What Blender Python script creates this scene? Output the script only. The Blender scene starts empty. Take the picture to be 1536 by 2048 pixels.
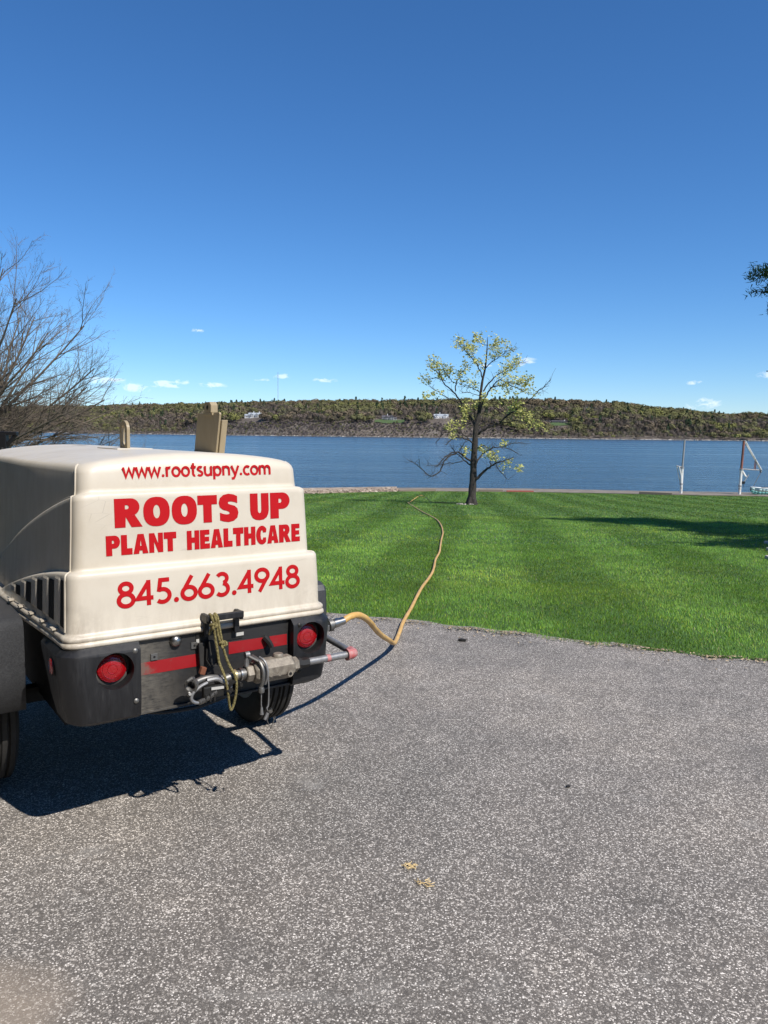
import bpy, bmesh, math, random
import numpy as np
from mathutils import Vector, Matrix, noise
from mathutils.geometry import tessellate_polygon

R = math.radians
rnd = random.Random(7)
nrng = np.random.default_rng(11)
scene = bpy.context.scene
col = scene.collection

# ------------------------------------------------------------------ camera
CAM_H = 1.6
cam_d = bpy.data.cameras.new('camera')
cam_d.sensor_fit = 'VERTICAL'
cam_d.sensor_height = 36.0
cam_d.lens = 36.0 * 1540.0 / 2048.0
cam_d.clip_start = 0.05
cam_d.clip_end = 30000
cam = bpy.data.objects.new('camera', cam_d)
col.objects.link(cam)
PITCH = math.atan((1024 - 869.0) / 1540.0)
cam.matrix_world = (Matrix.Translation((0, 0, CAM_H)) @ Matrix.Rotation(R(90) - PITCH, 4, 'X')
                    @ Matrix.Rotation(R(0.6), 4, 'Z'))
scene.camera = cam

# ------------------------------------------------------------------ sky and sun
SUN_EL = 48.0
SHADOW_AZ = 133.5                    # direction the shadows fall, degrees from +X
sx, sy = -math.cos(R(SHADOW_AZ)), -math.sin(R(SHADOW_AZ))
world = bpy.data.worlds.new('World')
scene.world = world
world.use_nodes = True
wn, wl = world.node_tree.nodes, world.node_tree.links
wn.clear()
w_out = wn.new('ShaderNodeOutputWorld')
w_bg = wn.new('ShaderNodeBackground')
w_bg.inputs['Strength'].default_value = 0.112
sky = wn.new('ShaderNodeTexSky')
sky.sky_type = 'NISHITA'
sky.sun_disc = False
sky.sun_elevation = R(SUN_EL)
sky.sun_rotation = math.atan2(sx, sy)
sky.altitude = 10
sky.air_density = 0.9
sky.dust_density = 0.0
sky.ozone_density = 10.0


def wnode(t, **kw):
    n = wn.new(t)
    for k, v in kw.items():
        setattr(n, k, v)
    return n


def wmath(op, a, b=None, c=None):
    n = wnode('ShaderNodeMath', operation=op)
    for i, v in enumerate((a, b, c)):
        if v is None:
            continue
        if isinstance(v, (int, float)):
            n.inputs[i].default_value = v
        else:
            wl.new(v, n.inputs[i])
    return n.outputs[0]


# a few small fair-weather clouds low in the sky: (azimuth from +Y clockwise, elevation, width, height) in degrees
tc = wnode('ShaderNodeTexCoord')
sep = wnode('ShaderNodeSeparateXYZ')
wl.new(tc.outputs['Generated'], sep.inputs[0])
az = wmath('ARCTAN2', sep.outputs[0], sep.outputs[1])
el = wmath('ARCSINE', sep.outputs[2])
CLOUDS = [(-15.4, 3.45, 1.5, .30), (-17.6, 3.1, 1.2, .26), (-12.6, 3.35, .9, .2), (-19.8, 3.5, 1.5, .2),
          (-7.5, 4.1, .6, .17), (-9.0, 3.9, .5, .14), (10.1, 5.3, .75, .26), (22.2, 2.3, 1.0, .33), (26.8, 4.2, 1.3, .28),
          (-13.4, 7.2, .4, .16), (21.5, 3.75, .6, .13), (-4.5, 3.9, .8, .13),
          (7.2, 5.0, .5, .14), (-40, 4, 3, .5), (40, 4.5, 3, .6), (65, 5, 3, .5), (-70, 4, 3, .5),
          (100, 4, 3, .5), (150, 5, 4, .6), (-120, 4.5, 4, .6), (-160, 5, 3, .5)]
nz = wnode('ShaderNodeTexNoise')
nz.inputs['Scale'].default_value = 60
nz.inputs['Detail'].default_value = 7
nz.inputs['Roughness'].default_value = .62
nz.inputs['Distortion'].default_value = .6
mp = wnode('ShaderNodeMapping')
mp.inputs['Scale'].default_value = (1, 1, 2.2)
wl.new(tc.outputs['Generated'], mp.inputs[0])
wl.new(mp.outputs[0], nz.inputs['Vector'])
acc = None
for (a0, e0, sa, se) in CLOUDS:
    dx = wmath('MULTIPLY', wmath('SUBTRACT', az, R(a0)), 1 / R(sa))
    dy = wmath('MULTIPLY', wmath('SUBTRACT', el, R(e0)), 1 / R(se))
    r2 = wmath('ADD', wmath('MULTIPLY', dx, dx), wmath('MULTIPLY', dy, dy))
    g = wmath('POWER', 2.718, wmath('MULTIPLY', r2, -.55))
    acc = g if acc is None else wmath('MAXIMUM', acc, g)
m1 = wmath('MULTIPLY', wmath('SUBTRACT', wmath('ADD', wmath('MULTIPLY', acc, .62), wmath('MULTIPLY', wmath('SUBTRACT', nz.outputs[0], .5), wmath('MULTIPLY', acc, 3.6))), .33), 1.1)
cmask = wmath('MINIMUM', wmath('MAXIMUM', m1, 0.0), .42)
mixc = wnode('ShaderNodeMix', data_type='RGBA')
wl.new(cmask, mixc.inputs[0])
hsv = wnode('ShaderNodeHueSaturation')
hsv.inputs['Saturation'].default_value = 1.10
hsv.inputs['Value'].default_value = 1.0
wl.new(sky.outputs[0], hsv.inputs['Color'])
wl.new(hsv.outputs[0], mixc.inputs[6])
mixc.inputs[7].default_value = (9.5, 9.6, 10.0, 1)
wl.new(mixc.outputs[2], w_bg.inputs['Color'])
wl.new(w_bg.outputs[0], w_out.inputs['Surface'])

sun_d = bpy.data.lights.new('sun', 'SUN')
sun_d.energy = 5.0
sun_d.angle = R(0.53)
sun_d.color = (1.0, 0.95, 0.88)
sun = bpy.data.objects.new('sun', sun_d)
col.objects.link(sun)
sdir = Vector((sx * math.cos(R(SUN_EL)), sy * math.cos(R(SUN_EL)), math.sin(R(SUN_EL))))
sun.rotation_euler = sdir.to_track_quat('Z', 'Y').to_euler()
sun.location = (20, -20, 40)

vs = scene.view_settings
vs.view_transform = 'Standard'
vs.look = 'None'
vs.gamma = 1
vs.exposure = 0.34
scene.render.engine = 'CYCLES'
scene.cycles.max_bounces = 5
scene.cycles.diffuse_bounces = 3
scene.cycles.glossy_bounces = 3
scene.cycles.caustics_reflective = False
scene.cycles.caustics_refractive = False
scene.cycles.use_adaptive_sampling = True
scene.cycles.adaptive_threshold = 0.015
scene.cycles.transparent_max_bounces = 8


# ================================================================== materials
def mat(name, color, rough=.6, metal=0.0, spec=None, ior=None):
    m = bpy.data.materials.new(name)
    m.use_nodes = True
    b = m.node_tree.nodes['Principled BSDF']
    b.inputs['Base Color'].default_value = (*color, 1)
    b.inputs['Roughness'].default_value = rough
    b.inputs['Metallic'].default_value = metal
    if spec is not None:
        b.inputs['Specular IOR Level'].default_value = spec
    if ior is not None:
        b.inputs['IOR'].default_value = ior
    return m


class NT:
    """small node helper"""
    def __init__(self, m):
        self.m = m
        self.n, self.l = m.node_tree.nodes, m.node_tree.links
        self.b = self.n['Principled BSDF']
        self.tc = self.n.new('ShaderNodeTexCoord')

    def coord(self, kind='Object', scale=(1, 1, 1), rot=(0, 0, 0), loc=(0, 0, 0)):
        mp = self.n.new('ShaderNodeMapping')
        mp.inputs['Scale'].default_value = scale
        mp.inputs['Rotation'].default_value = rot
        mp.inputs['Location'].default_value = loc
        self.l.new(self.tc.outputs[kind], mp.inputs[0])
        return mp.outputs[0]

    def noise(self, vec, scale, detail=4, rough=.55, dist=0):
        t = self.n.new('ShaderNodeTexNoise')
        t.inputs['Scale'].default_value = scale
        t.inputs['Detail'].default_value = detail
        t.inputs['Roughness'].default_value = rough
        t.inputs['Distortion'].default_value = dist
        self.l.new(vec, t.inputs['Vector'])
        return t.outputs['Fac']

    def voronoi(self, vec, scale, feature='F1', out='Color', rand=1.0):
        t = self.n.new('ShaderNodeTexVoronoi')
        t.feature = feature
        t.inputs['Scale'].default_value = scale
        t.inputs['Randomness'].default_value = rand
        self.l.new(vec, t.inputs['Vector'])
        return t.outputs[out]

    def ramp(self, fac, stops, interp='LINEAR'):
        t = self.n.new('ShaderNodeValToRGB')
        t.color_ramp.interpolation = interp
        e = t.color_ramp.elements
        while len(e) < len(stops):
            e.new(0.5)
        for i, (p, c) in enumerate(stops):
            e[i].position = p
            if isinstance(c, (int, float)):
                c = (c, c, c)
            e[i].color = (*c, 1)
        self.l.new(fac, t.inputs[0])
        return t.outputs[0]

    def mix(self, fac, a, b, blend='MIX'):
        t = self.n.new('ShaderNodeMix')
        t.data_type = 'RGBA'
        t.blend_type = blend
        for sock, v in ((0, fac), (6, a), (7, b)):
            if isinstance(v, (int, float)):
                t.inputs[sock].default_value = v if sock == 0 else (v, v, v, 1)
            elif isinstance(v, tuple):
                t.inputs[sock].default_value = (*v, 1)
            else:
                self.l.new(v, t.inputs[sock])
        return t.outputs[2]

    def math(self, op, a, b=0.0):
        t = self.n.new('ShaderNodeMath')
        t.operation = op
        for i, v in enumerate((a, b)):
            if isinstance(v, (int, float)):
                t.inputs[i].default_value = v
            else:
                self.l.new(v, t.inputs[i])
        return t.outputs[0]

    def bump(self, h, strength=.3, dist=.01):
        t = self.n.new('ShaderNodeBump')
        t.inputs['Strength'].default_value = strength
        t.inputs['Distance'].default_value = dist
        self.l.new(h, t.inputs['Height'])
        self.l.new(t.outputs[0], self.b.inputs['Normal'])

    def base(self, c):
        self.l.new(c, self.b.inputs['Base Color'])

    def rough(self, c):
        self.l.new(c, self.b.inputs['Roughness'])


M = {}
# asphalt: worn grey binder with pale stone chips
m = M['asphalt'] = mat('asphalt', (.15, .14, .135), .85)
t = NT(m)
v = t.coord('Object')
vw = t.coord('Object')
chips = t.voronoi(v, 215)
chipd = t.voronoi(v, 215, out='Distance')
sepn = t.n.new('ShaderNodeSeparateColor')
t.l.new(chips, sepn.inputs[0])
chip_v = t.ramp(sepn.outputs[0], [(0, (.105, .098, .091)), (.5, (.135, .127, .118)), (.70, (.18, .17, .158)), (.82, (.28, .268, .252)), (.91, (.46, .445, .42)), (1, (.74, .725, .70))])
chip_edge = t.ramp(chipd, [(0.25, 1.06), (.75, .70)])
chips2 = t.voronoi(t.coord('Object', loc=(.37, .11, 0)), 125)
sep2 = t.n.new('ShaderNodeSeparateColor')
t.l.new(chips2, sep2.inputs[0])
fine = t.noise(v, 420, 2)
c0 = t.mix(1.0, chip_v, chip_edge, 'MULTIPLY')
c0 = t.mix(t.ramp(sep2.outputs[1], [(.94, 0), (.96, .6)]), c0, (.42, .405, .38))
c0 = t.mix(1.0, c0, t.ramp(fine, [(.3, .82), (.7, 1.18)]), 'MULTIPLY')
big = t.noise(t.coord('Object', loc=(3, 1, 0)), .8, 6, .62)
c1 = t.mix(1.0, c0, t.ramp(big, [(.30, (.94, .905, .86)), (.5, (1.14, 1.08, 1.02)), (.70, (1.36, 1.27, 1.17))]), 'MULTIPLY')
mid = t.noise(t.coord('Object', loc=(7, 5, 0)), 5, 5, .65)
c1 = t.mix(1.0, c1, t.ramp(mid, [(.3, .85), (.7, 1.14)]), 'MULTIPLY')
stain = t.noise(t.coord('Object', loc=(1.7, 9.2, 0), scale=(1, .7, 1)), 1.7, 4, .5, .8)
c1 = t.mix(t.ramp(stain, [(.58, 0), (.72, .42)]), c1, (.085, .081, .077))
pale = t.noise(t.coord('Object', loc=(11.7, 2.2, 0), scale=(.6, 1.3, 1)), 2.3, 6, .7, .5)
c1 = t.mix(t.ramp(pale, [(.60, 0), (.74, .45)]), c1, (.33, .315, .29))
# sandy spill that has filled the surface near the lower left
gp = t.n.new('ShaderNodeTexGradient')
gp.gradient_type = 'SPHERICAL'
t.l.new(t.coord('Object', scale=(2.4, 3.2, 1), loc=(2.75, -6.25, 0)), gp.inputs[0])
sand_m = t.math('MULTIPLY', gp.outputs['Fac'], t.math('ADD', t.noise(t.coord('Object'), 9, 5), .55))
sand_m = t.ramp(sand_m, [(.16, 0.0), (.60, .62)])
c2 = t.mix(sand_m, c1, (.30, .245, .19))
t.base(c2)
t.bump(t.math('ADD', t.math('MULTIPLY', chipd, -.6), fine), .5, .004)

# lawn soil/thatch under the blades
m = M['turf'] = mat('turf', (.035, .075, .012), .9)
t = NT(m)
n1 = t.noise(t.coord('Object'), 1.3, 5)
n2 = t.noise(t.coord('Object'), 60, 3)
cc = t.ramp(n1, [(.3, (.035, .085, .012)), (.6, (.055, .125, .016)), (.8, (.08, .15, .026))])
cc = t.mix(1.0, cc, t.ramp(n2, [(.3, .55), (.7, 1.35)]), 'MULTIPLY')
t.base(cc)
t.bump(n2, .8, .03)

m = M['grass'] = mat('grass_blade', (.06, .14, .02), .55)
t = NT(m)
at = t.n.new('ShaderNodeAttribute')
at.attribute_name = 'tint'
t.base(at.outputs['Color'])
t.b.inputs['Specular IOR Level'].default_value = .35
tr = t.n.new('ShaderNodeBsdfTranslucent')
t.l.new(at.outputs['Color'], tr.inputs[0])
mx = t.n.new('ShaderNodeMixShader')
mx.inputs[0].default_value = .3
t.l.new(t.b.outputs[0], mx.inputs[1])
t.l.new(tr.outputs[0], mx.inputs[2])
t.l.new(mx.outputs[0], t.n['Material Output'].inputs[0])

m = M['leaf'] = mat('young_leaf', (.30, .30, .06), .55)
t = NT(m)
at = t.n.new('ShaderNodeAttribute')
at.attribute_name = 'tint'
t.base(at.outputs['Color'])
tr = t.n.new('ShaderNodeBsdfTranslucent')
t.l.new(at.outputs['Color'], tr.inputs[0])
mx = t.n.new('ShaderNodeMixShader')
mx.inputs[0].default_value = .35
t.l.new(t.b.outputs[0], mx.inputs[1])
t.l.new(tr.outputs[0], mx.inputs[2])
t.l.new(mx.outputs[0], t.n['Material Output'].inputs[0])

m = M['forest'] = mat('far_forest', (.1, .09, .05), .9)
t = NT(m)
at = t.n.new('ShaderNodeAttribute')
at.attribute_name = 'tint'
t.base(at.outputs['Color'])
t.b.inputs['Specular IOR Level'].default_value = 0.05

m = M['hill'] = mat('hillside', (.08, .065, .045), .95)
t = NT(m)
n1 = t.noise(t.coord('Object', scale=(1, 1, 2)), .035, 6, .65)
n2 = t.noise(t.coord('Object', scale=(1, 1, 2)), .25, 4, .7)
cc = t.ramp(n1, [(.3, (.07, .06, .052)), (.5, (.13, .105, .085)), (.7, (.19, .17, .14))])
cc = t.mix(1.0, cc, t.ramp(n2, [(.35, .4), (.7, 1.5)]), 'MULTIPLY')
t.base(cc)
t.bump(n2, 1.0, 3.0)

m = M['rock'] = mat('shore_rock', (.16, .14, .12), .9)
t = NT(m)
n1 = t.noise(t.coord('Object'), .4, 5, .7)
t.base(t.ramp(n1, [(.3, (.18, .16, .14)), (.5, (.36, .33, .29)), (.7, (.58, .54, .48))]))
m = M['riprap'] = mat('riprap_stone', (.35, .27, .2), .9)
t = NT(m)
n1 = t.noise(t.coord('Object'), 1.1, 5, .7)
t.base(t.ramp(n1, [(.3, (.13, .095, .07)), (.5, (.27, .21, .155)), (.7, (.42, .35, .275))]))
m = M['concrete'] = mat('concrete', (.36, .32, .27), .85)
t = NT(m)
n1 = t.noise(t.coord('Object'), .8, 6, .7)
t.base(t.ramp(n1, [(.3, (.13, .108, .082)), (.55, (.21, .175, .135)), (.75, (.28, .24, .19))]))
t.bump(n1, .3, .02)

# river
m = M['water'] = mat('water', (.024, .052, .080), .12, ior=1.33)
t = NT(m)
wv = t.noise(t.coord('Object', scale=(.35, 1.0, 1)), .85, 4, .6, .4)
wv2 = t.noise(t.coord('Object', scale=(.5, 1.0, 1)), .16, 3, .55, .3)
wv3 = t.noise(t.coord('Object', scale=(.6, 1.0, 1)), 3.2, 3, .6)
wv4 = t.noise(t.coord('Object', scale=(.05, .42, 1), rot=(0, 0, R(2))), 1.0, 4, .6, .3)
wv = t.math('ADD', wv, t.math('MULTIPLY', wv4, 2.2))
h = t.math('ADD', t.math('ADD', t.math('MULTIPLY', wv, .45), t.math('MULTIPLY', wv2, 1.3)), t.math('MULTIPLY', wv3, .10))
streak = t.noise(t.coord('Object', scale=(.0028, .022, 1), rot=(0, 0, R(2))), 1.0, 6, .68)
bn = t.n.new('ShaderNodeBump')
bn.inputs['Distance'].default_value = 1.0
t.l.new(t.ramp(streak, [(.36, .12), (.5, .5), (.64, 1.0)]), bn.inputs['Strength'])
t.l.new(h, bn.inputs['Height'])
t.l.new(bn.outputs[0], t.b.inputs['Normal'])
t.rough(t.ramp(streak, [(.35, .10), (.65, .22)]))

# compressor materials
m = M['hood'] = mat('cream_plastic', (.74, .67, .55), .42)
t = NT(m)
v = t.coord('Object')
n1 = t.noise(v, 2.2, 6, .65)
n2 = t.noise(t.coord('Object', scale=(1, 1, .25)), 16, 5, .7)
cc = t.ramp(n1, [(.25, (.46, .405, .315)), (.5, (.54, .487, .40)), (.7, (.57, .52, .43))])
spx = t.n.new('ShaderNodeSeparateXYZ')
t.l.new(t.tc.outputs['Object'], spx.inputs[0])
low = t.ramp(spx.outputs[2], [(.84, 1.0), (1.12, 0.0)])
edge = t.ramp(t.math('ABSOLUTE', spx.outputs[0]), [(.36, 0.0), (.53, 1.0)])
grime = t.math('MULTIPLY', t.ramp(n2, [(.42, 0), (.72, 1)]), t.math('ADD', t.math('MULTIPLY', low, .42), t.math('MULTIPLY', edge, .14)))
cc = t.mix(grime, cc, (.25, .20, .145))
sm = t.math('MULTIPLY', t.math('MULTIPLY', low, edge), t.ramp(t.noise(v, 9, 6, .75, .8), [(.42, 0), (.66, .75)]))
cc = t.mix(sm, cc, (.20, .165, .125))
scr = t.voronoi(t.coord('Object', scale=(1, 1, 3), rot=(0, R(25), 0)), 9, 'DISTANCE_TO_EDGE', 'Distance')
scm = t.math('MULTIPLY', t.ramp(scr, [(.0, 1), (.012, 0)]), t.math('MULTIPLY', t.ramp(t.noise(v, 5, 3), [(.55, 0), (.66, 1)]), .5))
cc = t.mix(scm, cc, (.22, .19, .15))
t.base(cc)
t.rough(t.ramp(n2, [(.3, .36), (.7, .55)]))
t.bump(t.noise(v, 240, 2), .06, .001)

m = M['letter'] = mat('red_vinyl', (.40, .005, .008), .5, spec=.2)
m = M['black_plastic'] = mat('black_plastic', (.022, .022, .024), .48)
t = NT(m)
n1 = t.noise(t.coord('Object', scale=(1, 1, .18)), 55, 4, .7)
t.base(t.ramp(n1, [(.3, (.006, .006, .007)), (.6, (.010, .010, .011)), (.8, (.028, .027, .026))]))
t.rough(t.ramp(n1, [(.3, .38), (.7, .62)]))
t.bump(n1, .15, .002)
m = M['fender'] = mat('grey_fender_plastic', (.055, .057, .062), .55)
t = NT(m)
n1 = t.noise(t.coord('Object'), 160, 3, .7)
t.base(t.ramp(n1, [(.3, (.025, .026, .029)), (.7, (.055, .057, .061))]))
t.bump(n1, .25, .002)
m = M['steel_panel'] = mat('scuffed_black_steel', (.03, .03, .03), .5)
t = NT(m)
n1 = t.noise(t.coord('Object', loc=(.3, 0, 0)), 5, 6, .72, .6)
n2 = t.noise(t.coord('Object', scale=(1, 1, 5), rot=(0, R(40), 0)), 30, 5, .8)
spx = t.n.new('ShaderNodeSeparateXYZ')
t.l.new(t.tc.outputs['Object'], spx.inputs[0])
left = t.ramp(spx.outputs[0], [(0, 1.0), (1, 0.0)])
lf = t.n.new('ShaderNodeMapRange')
lf.inputs[1].default_value = -.26
lf.inputs[2].default_value = -.10
lf.inputs[3].default_value = .95
lf.inputs[4].default_value = 0.08
t.l.new(spx.outputs[0], lf.inputs[0])
wear = t.math('MULTIPLY', t.ramp(t.math('ADD', t.math('MULTIPLY', n1, .6), t.math('MULTIPLY', n2, .45)), [(.40, 0), (.58, 1)]), lf.outputs[0])
t.base(t.mix(wear, (.011, .011, .012), (.11, .10, .083)))
t.rough(t.ramp(n2, [(.3, .4), (.7, .7)]))
M['chassis'] = mat('chassis_black', (.006, .006, .006), .8)
M['dark'] = mat('opening_shade', (.004, .004, .004), .9)  # flat dark colour painted in for the shade inside slots and holes
m = M['rubber'] = mat('tyre_rubber', (.018, .017, .016), .75)
t = NT(m)
n1 = t.noise(t.coord('Object'), 30, 4, .7)
t.base(t.ramp(n1, [(.3, (.010, .0095, .009)), (.7, (.026, .024, .021))]))
M['gasket'] = mat('grey_lamp_gasket', (.09, .085, .08), .6)
M['rim'] = mat('wheel_steel', (.35, .35, .34), .45, .6)
m = M['lens'] = mat('red_lamp_lens', (.27, .004, .007), .12)
m.node_tree.nodes['Principled BSDF'].inputs['Coat Weight'].default_value = .6
t = NT(m)
n1 = t.voronoi(t.coord('Object'), 170, out='Distance')
t.bump(n1, .5, .002)
m = M['tape'] = mat('red_reflective_tape', (.42, .012, .014), .4)
t = NT(m)
n1 = t.noise(t.coord('Object'), 22, 6, .75)
lf = t.n.new('ShaderNodeMapRange')
spx = t.n.new('ShaderNodeSeparateXYZ')
t.l.new(t.tc.outputs['Object'], spx.inputs[0])
lf.inputs[1].default_value = -.285
lf.inputs[2].default_value = -.20
lf.inputs[3].default_value = .42
lf.inputs[4].default_value = 0.0
t.l.new(spx.outputs[0], lf.inputs[0])
ww = t.ramp(t.math('ADD', n1, lf.outputs[0]), [(.58, 0), (.80, .85)])
t.base(t.mix(ww, (.26, .007, .010), (.12, .10, .08)))
m = M['cast'] = mat('tan_cast_metal', (.30, .265, .215), .55, .25)
t = NT(m)
n1 = t.noise(t.coord('Object'), 40, 5, .7)
t.base(t.ramp(n1, [(.3, (.12, .10, .08)), (.6, (.25, .22, .175)), (.8, (.34, .305, .26))]))
t.bump(n1, .25, .003)
m = M['galv'] = mat('galvanised_pipe', (.34, .34, .34), .45, .55)
t = NT(m)
n1 = t.noise(t.coord('Object'), 25, 5, .7)
t.base(t.ramp(n1, [(.3, (.15, .145, .14)), (.7, (.31, .31, .31))]))
m = M['pink'] = mat('faded_red_pipe_paint', (.36, .10, .09), .6)
t = NT(m)
n1 = t.noise(t.coord('Object'), 60, 4, .7)
t.base(t.ramp(n1, [(.35, (.40, .07, .07)), (.6, (.38, .2, .19))]))
M['black_iron'] = mat('black_iron', (.025, .024, .022), .5, .5)
M['chrome'] = mat('bright_steel', (.34, .33, .31), .32, 1.0)
M['zinc'] = mat('zinc_fitting', (.18, .175, .165), .5, .8)
M['brass'] = mat('dull_brass', (.40, .33, .18), .4, .7)
M['white'] = mat('white_sticker', (.42, .41, .38), .6)
M['rust'] = mat('rust', (.16, .055, .025), .85)
m = M['rope'] = mat('olive_rope', (.20, .17, .06), .85)
t = NT(m)
n1 = t.voronoi(t.coord('Object', scale=(1, 1, .6)), 190, out='Distance')
t.base(t.ramp(n1, [(.1, (.26, .22, .085)), (.6, (.11, .09, .03))]))
t.bump(n1, .6, .003)
m = M['hose'] = mat('yellow_air_hose', (.62, .33, .07), .5)
t = NT(m)
n1 = t.noise(t.coord('Object', scale=(1, 1, 1)), 7, 5, .7)
t.base(t.ramp(n1, [(.3, (.40, .235, .075)), (.55, (.55, .33, .10)), (.75, (.62, .44, .20))]))
t.bump(t.noise(t.coord('Object'), 60, 3), .25, .003)
m = M['flap'] = mat('tan_painted_steel', (.36, .29, .175), .5)
t = NT(m)
n1 = t.noise(t.coord('Object', scale=(1, 1, .3)), 14, 5, .65)
t.base(t.ramp(n1, [(.3, (.27, .215, .13)), (.7, (.35, .285, .18))]))
m = M['rooftop'] = M['hood']
M['black_paint'] = mat('black_paint', (.01, .01, .011), .4)

# outdoors
m = M['bark'] = mat('bark', (.07, .055, .042), .9)
t = NT(m)
n1 = t.noise(t.coord('Object', scale=(1, 1, .22)), 26, 5, .75, .5)
t.base(t.ramp(n1, [(.35, (.016, .013, .011)), (.55, (.042, .035, .029)), (.75, (.11, .095, .08))]))
t.bump(n1, 1.0, .04)
m = M['twig'] = mat('grey_brown_twig', (.15, .115, .085), .85)
t = NT(m)
n1 = t.noise(t.coord('Object'), 1.5, 4, .7)
t.base(t.ramp(n1, [(.3, (.06, .046, .035)), (.6, (.125, .098, .070)), (.8, (.19, .155, .115))]))
m = M['needle'] = mat('dark_needles', (.02, .05, .02), .6)
t = NT(m)
at = t.n.new('ShaderNodeAttribute')
at.attribute_name = 'tint'
t.base(at.outputs['Color'])
M['white_paint'] = mat('worn_white_paint', (.66, .65, .62), .55)
t = NT(M['white_paint'])
n1 = t.noise(t.coord('Object', scale=(1, 1, .5)), 5, 5, .75)
t.base(t.ramp(n1, [(.34, (.22, .17, .13)), (.46, (.66, .65, .61)), (.8, (.72, .71, .68))]))
M['red_rust'] = mat('rust_red_paint', (.24, .075, .05), .8)
t = NT(M['red_rust'])
n1 = t.noise(t.coord('Object', scale=(1, 1, .4)), 6, 5, .75)
t.base(t.ramp(n1, [(.35, (.11, .05, .04)), (.6, (.27, .09, .06)), (.8, (.42, .3, .26))]))
M['grey_pipe'] = mat('weathered_grey_pipe', (.30, .29, .28), .6, .3)
M['turquoise'] = mat('turquoise_hull', (.16, .42, .38), .45)
M['boat_white'] = mat('boat_white', (.74, .76, .74), .45)
M['boat_band'] = mat('pale_turquoise_band', (.50, .66, .62), .45)
M['boat_in'] = mat('boat_interior', (.36, .47, .45), .6)
M['wood'] = mat('grey_wood', (.19, .15, .115), .8)
M['red_board'] = mat('faded_red_board', (.33, .085, .06), .8)
M['flagstone'] = mat('pale_flagstone', (.40, .36, .31), .9)
M['straw'] = mat('dry_straw', (.55, .42, .22), .9)
M['debris'] = mat('black_debris', (.012, .011, .010), .8)
M['litter'] = mat('edge_litter', (.42, .33, .21), .9)
t = NT(M['litter'])
at = t.n.new('ShaderNodeAttribute')
at.attribute_name = 'tint'
t.base(at.outputs['Color'])
M['house_pale'] = mat('house_pale_siding', (.52, .53, .53), .8)
M['house_grey'] = mat('house_grey_stone', (.25, .25, .255), .8)
M['house_white'] = mat('house_white_siding', (.70, .70, .69), .8)
M['house_dark'] = mat('house_dark_wood', (.05, .055, .05), .8)
M['roof_blue'] = mat('blue_grey_shingle', (.30, .33, .36), .8)
M['roof_dark'] = mat('dark_shingle', (.075, .07, .08), .85)
M['window'] = mat('window_glass', (.02, .025, .035), .15)
M['far_lawn'] = mat('far_lawn_grass', (.055, .092, .028), .95)
M['mast'] = mat('mast_steel', (.22, .2, .2), .6)


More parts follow.
